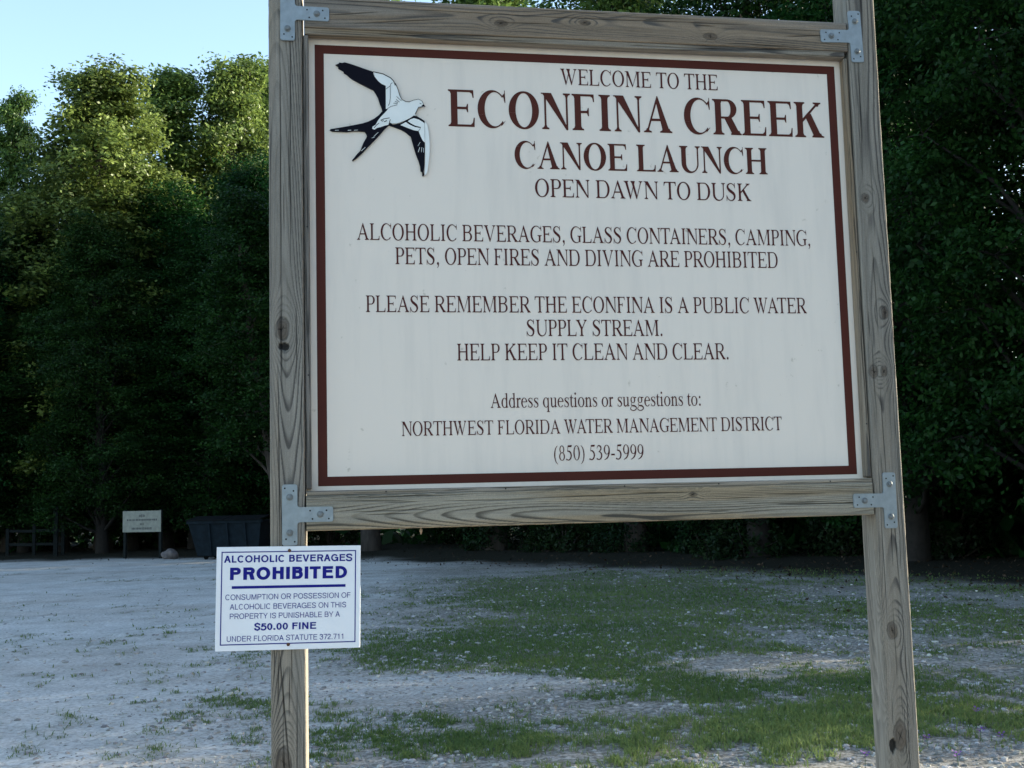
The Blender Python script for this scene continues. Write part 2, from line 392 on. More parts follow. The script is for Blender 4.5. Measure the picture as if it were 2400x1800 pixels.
# ------------------------------------------------------------------ lumber
def lumber(name, L, W, D, fmap, seed, knots=(), cracks=(), light=(0.396, 0.376, 0.337), dark=(.125, .118, .11),
           tan=.35, sp=.0050, ds=.003, da=.0014, rad=.004, pith=(.45, 1.35), parent=None, drift=.25, edit=None):
    """A sawn timber as one closed mesh: s along the length, a across the face (0..W), b into the depth (0..D);
    growth rings, knots and drying checks are worked out in the wood's own coordinates."""
    rng = np.random.RandomState(seed)
    def rounded():
        pts = []
        nW = max(4, int(round((W-2*rad)/da))); nD = max(3, int(round((D-2*rad)/(da*1.8))))
        def arc(cx, cy, a0):
            return [(cx+rad*math.cos(a0+t*math.pi/2), cy+rad*math.sin(a0+t*math.pi/2)) for t in (.25, .5, .75)]
        for i in range(nW+1): pts.append((rad+(W-2*rad)*i/nW, 0, 0, -1))
        for p in arc(W-rad, rad, -math.pi/2): pts.append((*p, (p[0]-W+rad)/rad, (p[1]-rad)/rad))
        for i in range(nD+1): pts.append((W, rad+(D-2*rad)*i/nD, 1, 0))
        for p in arc(W-rad, D-rad, 0): pts.append((*p, (p[0]-W+rad)/rad, (p[1]-D+rad)/rad))
        for i in range(7): pts.append((W-rad-(W-2*rad)*i/6, D, 0, 1))
        for p in arc(rad, D-rad, math.pi/2): pts.append((*p, (p[0]-rad)/rad, (p[1]-D+rad)/rad))
        for i in range(nD+1): pts.append((0, D-rad-(D-2*rad)*i/nD, -1, 0))
        for p in arc(rad, rad, math.pi): pts.append((*p, (p[0]-rad)/rad, (p[1]-rad)/rad))
        return np.array(pts)
    pr = rounded(); n = len(pr)
    ns = int(L/ds)+1
    s = np.linspace(0, L, ns)
    S = np.repeat(s, n); A = np.tile(pr[:, 0], ns); Bd = np.tile(pr[:, 1], ns); NA = np.tile(pr[:, 2], ns); NB = np.tile(pr[:, 3], ns)
    # front-face coordinate unrolled round the corner so grain carries on over the sides
    T = A + np.where(A > W-rad*1.01, Bd, 0) - np.where(A < rad*1.01, Bd, 0)
    Teff = T.copy(); Seff = S.copy(); kn = np.zeros_like(S); bulge = np.zeros_like(S); kr = np.full_like(S, 9.0)
    for (ks, ka, kR, asp) in knots:
        ds_, da_ = (S-ks)/asp, T-ka
        rho = np.sqrt(ds_**2+da_**2)+1e-6
        Teff -= da_*np.clip((kR*1.1/np.maximum(rho, kR))**2, 0, 1)*.6*np.exp(-(rho/(kR*6))**2)
        bulge += .022*np.exp(-(np.maximum(rho, kR)/(kR*2.3))**2)*(kR/.015)
        rho = rho*(1+.35*(fbm(S*70+ka*90, T*110, seed+77, 3)-.5))
        inside = rho < kR
        kn = np.where(inside, 1, kn); kr = np.where(rho/kR < kr, rho/kR, kr)
    pa = W*pith[0] + W*drift*(fbm(S*.9, 0*S, seed, 2)-.5)*2
    pb = D*pith[1] + D*.55*(fbm(S*.8+9, 0*S, seed+3, 2)-.5)*2
    rad_r = np.hypot(Teff-pa, Bd*.6*(np.abs(NB) > .5)+pb) + .005*(fbm(S*3, T*25, seed+5, 3)-.5) - bulge
    ring = (rad_r/sp + .5*fbm(S*1.3, T*12, seed+8, 2)) % 1.0
    line = sstep(.52, .90, ring)*(1-sstep(.93, 1.0, ring))
    strength = .2+1.2*sstep(.25, .78, fbm(S*1.4, Teff*55, seed+11, 3))
    fib = fbm(S*14, T*520, seed+13, 3)-.5
    fib2 = fbm(S*40, T*1100, seed+14, 2)-.5
    broad = fbm(S*2.2, Teff*60, seed+17, 3)-.5
    val = (1 + .62*broad + .42*fib + .18*fib2)
    li, dk = np.array(light), np.array(dark)
    tn = np.array([li[0]*1.06, li[1]*.93, li[2]*.78])
    tmix = np.clip(tan*1.6*sstep(.40, .66, fbm(S*1.1, T*28, seed+21, 3)), 0, 1)[:, None]
    base = li*(1-tmix)+tn*tmix
    wline = np.clip(line*strength, 0, 1)[:, None]
    col = (base*(1-wline)+dk*wline)*val[:, None]
    disp = -.0006*line + .0007*fib
    # knots
    kline = .5+.5*np.sin(np.clip(kr, 0, 1.2)*14+3*fbm(S*60, T*60, seed+30, 2))
    kcol = np.array([.135, .105, .082])*(.7+.5*kline)[:, None]*(1+.6*fib)[:, None]
    rim = np.exp(-((kr-1.0)/.11)**2)[:, None]
    kmix = (sstep(1.15, .70, kr))[:, None]*.68
    col = col*(1-kmix)+kcol*kmix
    col = col*(1-.45*rim)
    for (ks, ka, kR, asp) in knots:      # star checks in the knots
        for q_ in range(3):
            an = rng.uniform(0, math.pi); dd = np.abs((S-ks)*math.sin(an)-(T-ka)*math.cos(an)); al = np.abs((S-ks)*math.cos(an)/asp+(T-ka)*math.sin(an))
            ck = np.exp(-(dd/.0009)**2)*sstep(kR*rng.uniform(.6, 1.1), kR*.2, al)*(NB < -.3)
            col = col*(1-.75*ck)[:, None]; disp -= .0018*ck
    disp += .0008*sstep(1.0, .5, kr)-.0012*rim[:, 0]
    # drying checks: random fine ones and the long ones given, groove shade and dirt painted in
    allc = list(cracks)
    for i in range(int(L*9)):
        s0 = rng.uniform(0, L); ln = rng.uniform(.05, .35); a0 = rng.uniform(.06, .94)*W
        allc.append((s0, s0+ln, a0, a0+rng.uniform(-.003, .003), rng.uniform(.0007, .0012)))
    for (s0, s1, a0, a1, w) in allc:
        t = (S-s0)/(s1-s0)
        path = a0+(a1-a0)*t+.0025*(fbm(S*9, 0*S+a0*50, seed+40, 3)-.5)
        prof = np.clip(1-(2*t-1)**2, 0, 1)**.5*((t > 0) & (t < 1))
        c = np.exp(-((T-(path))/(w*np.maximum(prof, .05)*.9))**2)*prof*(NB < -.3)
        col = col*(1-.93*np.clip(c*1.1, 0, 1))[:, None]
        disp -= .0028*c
    if edit is not None: col, disp = edit(S, T, A, Bd, col, disp)
    col = np.clip(col*np.array([.585, .56, .535]), .004, .9)
    A2 = A+NA*disp; B2 = Bd+NB*disp
    P = fmap(S, A2, B2)
    i0 = np.arange((ns-1)*n).reshape(ns-1, n)
    F = np.stack([i0, np.roll(i0, -1, 1), np.roll(i0, -1, 1)+n, i0+n], -1).reshape(-1, 4)
    # end caps: fans
    e0 = len(P); P = np.vstack([P, P[:n].mean(0), P[-n:].mean(0)])
    k = np.arange(n); k2 = np.roll(k, -1)
    half = [(e0, k2[i], k[i], k[i]) for i in range(0)]
    col = np.vstack([col, li*.6, li*.6])
    me = mesh_np(name, P, F, smooth=True)
    # caps with bmesh n-gons
    bm = bmesh.new(); bm.from_mesh(me); bm.verts.ensure_lookup_table()
    for ring_i, flip in ((0, True), ((ns-1)*n, False)):
        vs = [bm.verts[ring_i+j] for j in range(n)]
        try: bm.faces.new(vs[::-1] if flip else vs)
        except ValueError: pass
    for v in [v for v in bm.verts if not v.link_faces]: pass
    bmesh.ops.recalc_face_normals(bm, faces=bm.faces)
    bm.to_mesh(me); bm.free()
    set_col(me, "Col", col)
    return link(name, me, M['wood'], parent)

def gouge(zc, ac, hs, ha):
    def f(S, T, A, B, col, disp):
        d = ((S-zc)/hs)**2+((T-ac)/ha)**2 + 1.2*(fbm(S*90, T*90, 3, 3)-.5)
        c = sstep(1.0, .55, d)
        return col*(1-.9*c)[:, None], disp-.006*c
    return f

sign = tag(empty("welcome_sign", (.885, .045, 0)),
           "large wooden framed welcome sign with white canoe launch panel on two grey posts", "sign")
TW = R(3.3)
def up_left(S, A, B):
    dx = A-.089
    return up(0)(S, .089+dx*math.cos(TW)+B*math.sin(TW), -dx*math.sin(TW)+B*math.cos(TW))
def up(x0):           # post: s upwards from below ground, a to the right, b away from the camera
    x0 = x0-.885
    def f(S, A, B):
        z = S-.4
        z = np.where(S > 3.4, z - (B-.02)*.62*sstep(3.40, 3.52, S), z)   # top cut falls to the back
        return np.stack([x0+A, B-.045, z], -1)
    return f
def along(x0, z0):     # rail: s to the right, a upwards
    def f(S, A, B):
        return np.stack([x0-.885+S, B-.045, z0+A], -1)
    return f
g1 = gouge(2.426, .037, .012, .016)
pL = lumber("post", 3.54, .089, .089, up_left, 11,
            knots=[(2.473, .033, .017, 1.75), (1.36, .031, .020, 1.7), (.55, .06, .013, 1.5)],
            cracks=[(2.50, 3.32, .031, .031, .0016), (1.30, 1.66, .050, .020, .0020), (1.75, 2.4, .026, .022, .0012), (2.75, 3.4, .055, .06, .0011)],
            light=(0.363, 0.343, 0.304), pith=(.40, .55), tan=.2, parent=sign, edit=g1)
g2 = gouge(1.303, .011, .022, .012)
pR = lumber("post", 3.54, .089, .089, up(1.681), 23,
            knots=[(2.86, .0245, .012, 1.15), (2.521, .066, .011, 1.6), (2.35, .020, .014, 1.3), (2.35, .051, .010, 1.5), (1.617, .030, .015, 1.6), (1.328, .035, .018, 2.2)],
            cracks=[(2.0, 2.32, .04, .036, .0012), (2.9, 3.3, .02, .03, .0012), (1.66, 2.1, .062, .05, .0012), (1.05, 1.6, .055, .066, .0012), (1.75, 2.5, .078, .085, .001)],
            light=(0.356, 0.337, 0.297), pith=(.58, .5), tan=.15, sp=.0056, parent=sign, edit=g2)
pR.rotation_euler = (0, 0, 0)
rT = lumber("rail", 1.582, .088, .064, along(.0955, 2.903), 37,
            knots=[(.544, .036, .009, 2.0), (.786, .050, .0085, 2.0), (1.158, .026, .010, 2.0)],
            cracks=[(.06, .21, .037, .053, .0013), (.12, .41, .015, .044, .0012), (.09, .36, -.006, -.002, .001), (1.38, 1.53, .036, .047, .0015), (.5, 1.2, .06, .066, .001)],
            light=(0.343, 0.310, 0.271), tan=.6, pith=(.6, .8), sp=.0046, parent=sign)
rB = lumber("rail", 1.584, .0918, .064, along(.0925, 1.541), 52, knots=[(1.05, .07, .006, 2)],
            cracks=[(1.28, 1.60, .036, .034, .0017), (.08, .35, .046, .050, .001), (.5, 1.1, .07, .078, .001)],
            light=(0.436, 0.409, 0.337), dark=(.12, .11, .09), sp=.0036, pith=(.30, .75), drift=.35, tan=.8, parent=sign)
def along_y(x0, z0, y0):
    def f(S, A, B): return np.stack([x0-.885+S, B-.045+y0, z0+A], -1)
    return f
def up_y(x0, z0, y0):
    def f(S, A, B): return np.stack([x0-.885+A, B-.045+y0, z0+S], -1)
    return f
tk = dict(ds=.004, da=.0016, rad=.0035, parent=sign)
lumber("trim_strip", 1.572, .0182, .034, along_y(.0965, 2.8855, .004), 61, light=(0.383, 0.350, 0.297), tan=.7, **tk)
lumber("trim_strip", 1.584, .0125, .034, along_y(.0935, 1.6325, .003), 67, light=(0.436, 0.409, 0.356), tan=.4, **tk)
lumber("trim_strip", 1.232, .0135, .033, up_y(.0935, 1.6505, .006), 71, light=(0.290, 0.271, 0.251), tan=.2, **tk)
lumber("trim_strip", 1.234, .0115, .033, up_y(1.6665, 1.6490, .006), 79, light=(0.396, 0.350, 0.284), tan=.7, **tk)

for (x, y, z) in [(.30, .0022, 1.6385), (.62, .0022, 1.6390), (.95, .0022, 1.6385), (1.22, .0022, 1.6388), (1.55, .0022, 1.6385), (.1005, .0052, 1.95), (.1003, .0052, 2.35), (1.672, .0052, 1.80), (1.672, .0052, 2.30)]:
    bm = bmesh.new(); v_ = [bm.verts.new((x-.885+.0022*math.cos(k*math.pi/5), y-.045, z+.0022*math.sin(k*math.pi/5))) for k in range(10)]; bm.faces.new(v_)
    bmn = bpy.data.meshes.new("nail"); bm.to_mesh(bmn); bm.free(); link("nail", bmn, M['hole'], sign)

# ------------------------------------------------------------------ panel
PX0, PX1, PZ0, PZ1 = .1235, 1.6508, 1.6574, 2.8703
def box(bm, x0, x1, y0, y1, z0, z1):
    v = [bm.verts.new(p) for p in [(x0, y0, z0), (x1, y0, z0), (x1, y1, z0), (x0, y1, z0), (x0, y0, z1), (x1, y0, z1), (x1, y1, z1), (x0, y1, z1)]]
    for f in [(0, 1, 5, 4), (1, 2, 6, 5), (2, 3, 7, 6), (3, 0, 4, 7), (4, 5, 6, 7), (3, 2, 1, 0)]:
        bm.faces.new([v[i] for i in f])
def bm_obj(name, bm, mat, parent=None, bevel=0, seg=2, smooth=False):
    if bevel:
        bmesh.ops.bevel(bm, geom=bm.edges[:], offset=bevel, segments=seg, affect='EDGES', profile=.6)
    bmesh.ops.recalc_face_normals(bm, faces=bm.faces)
    me = bpy.data.meshes.new(name); bm.to_mesh(me); bm.free()
    if smooth:
        for p in me.polygons: p.use_smooth = True
    return link(name, me, mat, parent)

panel_y = .040
bm = bmesh.new(); box(bm, PX0-.0335, PX1+.029, panel_y, panel_y+.019, PZ0-.020, PZ1+.024)
panel = bm_obj("panel", bm, M['panel'], None, bevel=.001)
panel.parent = sign; panel.location = (-.885, -.045, 0)
PXM, PY = PX0, panel_y

def poly_mesh(polys, y0, step=.00003, thick=0.0):
    """Flat polygons in the sign plane (x right, z up), each a hair proud of the last; thick gives sides back to the panel."""
    bm = bmesh.new()
    for i, pts in enumerate(polys):
        y = y0-step*(i % 12)
        vs = [bm.verts.new((p[0], y, p[1])) for p in pts]
        try: f = bm.faces.new(vs)
        except ValueError: continue
        f.normal_update()
        if f.normal.y > 0: f.normal_flip()
        if thick:
            bk = [bm.verts.new((p[0], y+thick, p[1])) for p in pts]
            k = len(vs)
            for j in range(k):
                bm.faces.new([vs[j], vs[(j+1) % k], bk[(j+1) % k], bk[j]])
    return bm
# maroon border: four mitred strips
MG = .0247
a, b_, c, d = PX0, PX1, PZ0, PZ1
a2, b2, c2_, d2 = a+MG, b_-MG, c+MG, d-MG
bm = poly_mesh([[(a, d), (b_, d), (b2, d2), (a2, d2)], [(b_, d), (b_, c), (b2, c2_), (b2, d2)],
                [(b_, c), (a, c), (a2, c2_), (b2, c2_)], [(a, c), (a, d), (a2, d2), (a2, c2_)]], panel_y-.0008, step=0)
bm_obj("border", bm, M['maroon'], panel)

# ------------------------------------------------------------------ serif lettering (own outlines, 1000 units to the em)
class Glyphs:
    def __init__(s, bold):
        s.b = bold
        s.S = 150 if bold else 98; s.T = 44 if bold else 44; s.h = 30 if bold else 28
        s.sr = 62 if bold else 66
    def P(s, pts): s.out.append(pts)
    def rect(s, x0, x1, y0, y1): s.P([(x0, y0), (x1, y0), (x1, y1), (x0, y1)])
    def serif(s, x0, x1, y, up, l=None, r=None):
        l = s.sr if l is None else l; r = s.sr if r is None else r; h = s.h*up
        s.P([(x0-l, y), (x1+r, y), (x1+r, y+h*.8), (x1+.3*r, y+h*1.3), (x1, y+h*2.6), (x0, y+h*2.6), (x0-.3*l, y+h*1.3), (x0-l, y+h*.8)])
    def stem(s, x0, x1, y0=0, y1=662, b=True, t=True):
        s.rect(x0, x1, y0+(s.h if b else 0), y1-(s.h if t else 0))
        if b: s.serif(x0, x1, y0, 1)
        if t: s.serif(x0, x1, y1, -1)
    def diag(s, x0, y0, x1, y1, w): s.P([(x0, y0), (x0+w, y0), (x1+w, y1), (x1, y1)])
    def arm(s, x0, x1, y, up, d=150):
        h = s.h*1.35*up
        s.P([(x0, y), (x1, y), (x1+8, y+d*up), (x1-16, y+d*up), (x1-38, y+d*.45*up), (x1-85, y+h), (x0, y+h)])
    def tick(s, x, y, l=70): s.P([(x, y-l), (x+20, y-l), (x+20, y+l), (x, y+l), (x-25, y+s.T*.5), (x-25, y-s.T*.5)])
    def arc(s, cx, cy, rx, ry, wl, wr, wt, a0=0, a1=360, n=40, wb=None):
        """elliptical band: left thickness wl, right wr, top/bottom wt"""
        wb = wt if wb is None else wb
        icx = cx+(wl-wr)/2; irx = rx-(wl+wr)/2; icy = cy+(wb-wt)/2; iry = ry-(wt+wb)/2
        n = max(6, int(n*abs(a1-a0)/360)); pts = []
        for i in range(n+1):
            t = math.radians(a0+(a1-a0)*i/n); c, q = math.cos(t), math.sin(t)
            pts.append(((cx+rx*c, cy+ry*q), (icx+irx*c, icy+iry*q)))
        for i in range(n): s.P([pts[i][0], pts[i+1][0], pts[i+1][1], pts[i][1]])
    def bowl(s, x0, xr, y0, y1, w, tt):
        """D-shaped half bowl from a stem at x0 out to xr"""
        cy = (y0+y1)/2; ry = (y1-y0)/2; mid = x0+(xr-x0)*.40; rx = xr-mid
        s.rect(x0, mid, y1-tt, y1); s.rect(x0, mid, y0, y0+tt)
        n = 18; pts = []
        for i in range(n+1):
            t = math.radians(90-180*i/n); c, q = math.cos(t), math.sin(t)
            pts.append(((mid+rx*c, cy+ry*q), (mid+(rx-w)*c, cy+(ry-tt)*q)))
        for i in range(n): s.P([pts[i][0], pts[i+1][0], pts[i+1][1], pts[i][1]])
    def nib(s, pts, w, n=6):
        P = np.array(pts, float); w = np.array(w, float); m = len(P); out = []; ow = []
        for i in range(m-1):
            p0, p1, p2, p3 = P[max(i-1, 0)], P[i], P[i+1], P[min(i+2, m-1)]
            for k in range(n):
                t = k/n
                out.append(.5*((2*p1)+(-p0+p2)*t+(2*p0-5*p1+4*p2-p3)*t*t+(-p0+3*p1-3*p2+p3)*t**3)); ow.append(w[i]+(w[i+1]-w[i])*t)
        out.append(P[-1]); ow.append(w[-1]); out = np.array(out); ow = np.array(ow)
        tg = np.gradient(out, axis=0); tg /= np.linalg.norm(tg, axis=1)[:, None]+1e-9
        nn = np.stack([-tg[:, 1], tg[:, 0]], -1); L = out+nn*ow[:, None]/2; Rr = out-nn*ow[:, None]/2
        for i in range(len(out)-1): s.P([tuple(L[i]), tuple(L[i+1]), tuple(Rr[i+1]), tuple(Rr[i])])
    def dot(s, x, y, r): s.P([(x+r*math.cos(t*math.pi/7), y+r*math.sin(t*math.pi/7)) for t in range(14)])

    def get(s, ch):
        s.out = []; S, T, h = s.S, s.T, s.h; B = s.b
        w = dict(A=722, B=667, C=667, D=722, E=611, F=556, G=722, H=722, I=333, K=722, L=611, M=889, N=722, O=722, P=556, R=667, S=556, T=611, U=722, V=722, W=944, Y=722)
        if B: w.update(C=722, E=667, I=389, O=778, K=778, L=667, H=778, F=611, R=722)
        w.update({'d': 500, 'e': 444, 'g': 500, 'i': 278, 'n': 500, 'o': 500, 'q': 500, 'r': 333, 's': 389, 't': 278, 'u': 500,
                  ' ': 250, '.': 250, ',': 250, ':': 278, '(': 333, ')': 333, '-': 333})
        W = w.get(ch, 500)
        x = 100 if not B else 88
        if ch == 'I': c = W/2; s.stem(c-S/2, c+S/2)
        elif ch in 'EFL':
            s.stem(x, x+S, 0, 662, b=(ch == 'F'), t=False)
            s.serif(x, x+S, 662, -1, r=0 if ch != 'L' else s.sr)
            if ch != 'F': s.serif(x, x+S, 0, 1, r=0); s.arm(x+S, W-42, 0, 1, 165)
            if ch != 'L': s.arm(x+S, W-58, 662, -1, 140); s.rect(x+S, W-205, 335-T/2, 335+T/2); s.tick(W-205, 335, 75)
        elif ch == 'T':
            c = W/2; s.stem(c-S/2, c+S/2, 0, 662, t=False)
            s.arm(c+S/2-1, W-20, 662, -1, 150)
            k = len(s.out); s.arm(c+S/2-1, W-20, 662, -1, 150); p = s.out.pop(); s.P([(W-q[0], q[1]) for q in p][::-1])
            s.rect(c-S/2, c+S/2, 662-h*1.35, 662)
        elif ch == 'H':
            s.stem(x, x+S); s.stem(W-x-S, W-x); s.rect(x+S, W-x-S, 318, 318+T)
        elif ch == 'N':
            s.rect(x+5, x+5+T, h, 600); s.serif(x+5, x+5+T, 0, 1)
            s.P([(22, 662), (x+S+25, 662), (W-75, 10), (W-75-T*.4, -11), (W-75-T, -5), (x-30, 640), (22, 640)])
            s.rect(W-75-T, W-75, 0, 662-h); s.serif(W-75-T, W-75, 662, -1)
        elif ch == 'M':
            s.rect(x+12, x+12+T, h, 610); s.serif(x+12, x+12+T, 0, 1)
            s.P([(14, 662), (x+S+10, 662), (W*.5+8, 60), (W*.5-18, 0), (W*.5-32, 0), (x-5, 615), (x-30, 638), (14, 638)])
            s.P([(W*.5-22, 0), (W*.5+10, 40), (W-x-S+30, 662), (W-x-S-14, 662)])
            s.stem(W-x-S, W-x); s.rect(W-x-S-20, W-x-S, 634, 662)
        elif ch == 'A':
            s.P([(90, h), (90+T, h), (W*.5+2, 590), (W*.5-8, 674), (W*.5-22, 640)])
            s.P([(W*.5-12, 674), (W*.5+12, 674), (W-78, h), (W-78-S*1.12, h), (W*.5-32, 570)])
            s.rect(190, W-225, 213, 213+T); s.serif(90, 90+T, 0, 1, 72, 72); s.serif(W-78-S*1.12, W-78, 0, 1, 66, 64)
        elif ch == 'V':
            s.P([(88, 662-h), (88+S*1.12, 662-h), (W*.5+30, 110), (W*.5+8, -11), (W*.5-14, -11)])
            s.P([(W*.5-2, 20), (W*.5+14, -11), (W-92, 662-h), (W-92-T, 662-h)])
            s.serif(88, 88+S*1.12, 662, -1, 66, 64); s.serif(W-92-T, W-92, 662, -1, 72, 70)
        elif ch == 'W':
            for o in (0, 300):
                s.P([(70+o, 662-h), (70+S*1.1+o, 662-h), (330+o, 110), (308+o, -11), (288+o, -11)])
                s.P([(300+o, 20), (316+o, -11), (535+o*1.03, 662-h), (535-T+o*1.03, 662-h)])
            s.serif(70, 70+S*1.1, 662, -1, 66, 50); s.serif(370, 370+S*1.1, 662, -1, 40, 60); s.serif(W-106-T, W-106, 662, -1, 66, 66)
        elif ch == 'Y':
            c = W/2; s.stem(c-S/2, c+S/2, 0, 300, t=False)
            s.P([(100, 662-h), (100+S*1.15, 662-h), (c+S/2, 330), (c+S/2, 290), (c-S/2, 290)])
            s.P([(c+S/2-T, 300), (c+S/2, 290), (W-105, 662-h), (W-105-T, 662-h)])
            s.serif(100, 100+S*1.1, 662, -1, 70, 66); s.serif(W-105-T, W-105, 662, -1, 76, 74)
        elif ch == 'K':
            s.stem(x, x+S); s.P([(x+S, 285), (x+S, 285+T*1.6), (W-200, 662-h), (W-200+T*1.5, 662-h)])
            s.serif(W-200, W-200+T*1.5, 662, -1, 66, 66)
            s.P([(x+S+60, 395), (x+S+60+S*1.0, 448), (W-90, h), (W-90-S*1.25, h)]); s.serif(W-90-S*1.25, W-90, 0, 1, 40, 78)
        elif ch in 'PRB':
            s.stem(x, x+S, 0, 662, b=(ch != 'B'))
            if ch == 'B':
                s.serif(x, x+S, 0, 1, r=0); s.bowl(x+S, W-100, 345, 662, S*.98, h*1.3); s.bowl(x+S, W-70, 0, 345+h, S*1.05, h*1.3)
            else:
                s.bowl(x+S, W-(20 if ch == 'P' else 95), 300, 662, S*1.0, h*1.3)
                if ch == 'R': s.P([(x+S+70, 318), (x+S+70+S*1.2, 330), (W-40, h), (W-40-S*1.3, h)]); s.serif(W-40-S*1.3, W-40, 0, 1, 20, 48)
        elif ch == 'D': s.stem(x, x+S); s.bowl(x+S, W-36, 0, 662, S*1.05, h*1.3)
        elif ch in 'CG':
            cx = W*.5+14; rx = W*.5-22; s.arc(cx, 331, rx, 345, S*1.08, T, h*1.25, 42, 318)
            s.P([(W-62, 676), (W-46, 676), (W-38, 455), (W-58, 455), (W-80, 540), (W-112, 580), (W-62, 625)])
            if ch == 'G':
                s.rect(W-190, W-190+S, 30, 262); s.serif(W-190, W-190+S, 290, -1, 78, 74); s.P([(W-190, 30), (W-190+S, 30), (W-190+S, 70), (W-260, 10), (W-230, 0)])
            else: s.P([(W-60, 120), (W-40, 130), (W-110, 55), (W-150, 30), (W-140, 62)])
        elif ch == 'O': s.arc(W/2, 331, W/2-34, 345, S*1.08, S*1.08, h*1.2)
        elif ch == 'S':
            s.nib([(452, 505), (408, 598), (275, 655), (140, 600), (112, 500), (185, 405), (290, 340), (405, 260), (442, 160), (385, 50), (255, 6), (125, 62), (62, 185)],
                  [18, 34, 32, 62, 96, 112, 116, 112, 96, 62, 32, 34, 18])
            s.P([(448, 676), (468, 676), (472, 480), (450, 480), (432, 560)]); s.P([(42, -14), (60, -14), (78, 100), (66, 205), (42, 205)])
        elif ch == 'U':
            s.rect(x, x+S, 230, 662-h); s.serif(x, x+S, 662, -1)
            cx = (x+W-78)/2; s.arc(cx, 230, (W-78-x)/2, 244, S, T, h, 180, 360, wb=h*1.5)
            s.rect(W-78-T, W-78, 230, 662-h); s.serif(W-78-T, W-78, 662, -1)
        elif ch == 'o': s.arc(250, 225, 222, 236, 90, 90, 28)
        elif ch in 'dq':
            s.arc(235, 225, 205, 236, 92, 84, 30, 25, 335)
            if ch == 'd': s.P([(340, 40), (424, 40), (424, 683), (400, 683), (275, 650), (275, 630), (340, 630)]); s.P([(340, 40), (424, 48), (490, 48), (490, 30), (360, -10), (340, -10)])
            else: s.P([(340, -190), (424, -190), (424, 460), (400, 450), (340, 400)]); s.serif(340, 424, -217, 1, 60, 60)
        elif ch == 'e': s.arc(230, 225, 205, 236, 92, 78, 28, 8, 322); s.rect(100, 415, 248, 248+34); s.P([(405, 282), (434, 282), (425, 330), (400, 330)])
        elif ch == 'r':
            s.P([(80, h), (165, h), (165, 460), (150, 460), (8, 410), (8, 395), (80, 390)]); s.serif(80, 165, 0, 1, 70, 80)
            s.nib([(165, 340), (215, 410), (270, 425)], [20, 50, 76]); s.dot(282, 410, 48)
        elif ch == 's':
            s.nib([(335, 340), (300, 415), (200, 440), (110, 400), (95, 340), (170, 270), (265, 210), (320, 130), (285, 45), (180, 8), (85, 50), (52, 140)], [16, 30, 28, 50, 72, 88, 90, 76, 50, 28, 30, 16])
            s.P([(325, 455), (342, 455), (342, 325), (325, 325)]); s.P([(48, -5), (64, -5), (64, 150), (48, 150)])
        elif ch == 't':
            s.P([(80, 80), (165, 80), (165, 585), (148, 585), (80, 470)]); s.P([(14, 450), (14, 432), (90, 415), (262, 415), (262, 450)])
            s.nib([(122, 85), (165, 20), (225, 20), (272, 62)], [84, 60, 44, 20])
        elif ch == 'i':
            s.P([(95, h), (180, h), (180, 460), (165, 460), (18, 410), (18, 395), (95, 390)]); s.serif(95, 180, 0, 1, 75, 70); s.dot(134, 628, 56)
        elif ch == 'n':
            s.P([(80, h), (165, h), (165, 460), (150, 460), (8, 410), (8, 395), (80, 390)]); s.serif(80, 165, 0, 1, 62, 58)
            s.nib([(165, 350), (240, 420), (310, 425), (365, 375), (378, 290)], [22, 46, 60, 78, 84]); s.rect(336, 420, h, 300); s.serif(336, 420, 0, 1, 58, 62)
        elif ch == 'u':
            s.P([(75, 130), (158, 130), (158, 450), (8, 450), (8, 432), (75, 425)])
            s.nib([(117, 135), (128, 60), (195, 20), (275, 40), (340, 105)], [84, 78, 58, 42, 22])
            s.P([(335, 40), (418, 40), (418, 450), (260, 450), (260, 432), (335, 425)]); s.P([(335, 40), (418, 48), (482, 48), (482, 32), (350, -10), (335, -10)])
        elif ch == 'g':
            s.arc(225, 305, 162, 152, 74, 74, 26); s.rect(330, 470, 395, 440)
            s.nib([(150, 175), (100, 110), (160, 40), (330, 20), (440, -40), (430, -130), (250, -200), (70, -150), (50, -80), (130, 5)], [20, 34, 58, 80, 66, 50, 40, 44, 40, 20])
        elif ch == '0': s.arc(250, 331, 220, 345, 84, 84, 30)
        elif ch == '8':
            s.arc(250, 500, 165, 176, 66, 66, 30); s.arc(250, 175, 195, 189, 76, 76, 32)
        elif ch == '5':
            s.P([(185, 676-75), (400, 676-75), (440, 690), (165, 676)]); s.P([(160, 676), (185, 676), (150, 440), (110, 400)])
            s.nib([(120, 405), (210, 415), (320, 360), (375, 230), (330, 90), (200, 10), (60, 40)], [26, 60, 80, 88, 76, 50, 44]); s.dot(66, 42, 40)
        elif ch == '3':
            s.nib([(60, 510), (130, 620), (230, 640), (330, 580), (330, 470), (210, 375)], [18, 44, 60, 82, 80, 30])
            s.nib([(170, 365), (300, 340), (378, 225), (340, 90), (210, 12), (60, 40)], [24, 60, 88, 78, 48, 44]); s.dot(66, 42, 40)
        elif ch == '9':
            s.arc(240, 455, 205, 221, 86, 80, 28); s.nib([(405, 440), (395, 300), (310, 130), (190, 40), (62, -12)], [84, 88, 76, 48, 20])
        elif ch == '.': s.dot(125, 45, 56)
        elif ch == ',': s.dot(125, 45, 58); s.P([(180, 40), (178, -30), (150, -90), (85, -141), (78, -125), (125, -75), (138, -10), (100, 0)])
        elif ch == ':': s.dot(139, 45, 56); s.dot(139, 405, 56)
        elif ch == '-': s.rect(39, 285, 190, 262)
        elif ch in '()':
            s.nib([(292, 676), (150, 530), (85, 250), (150, -30), (292, -177)], [16, 52, 80, 52, 16])
            if ch == ')': s.out = [[(333-q[0], q[1]) for q in p][::-1] for p in s.out]
        return s.out, W

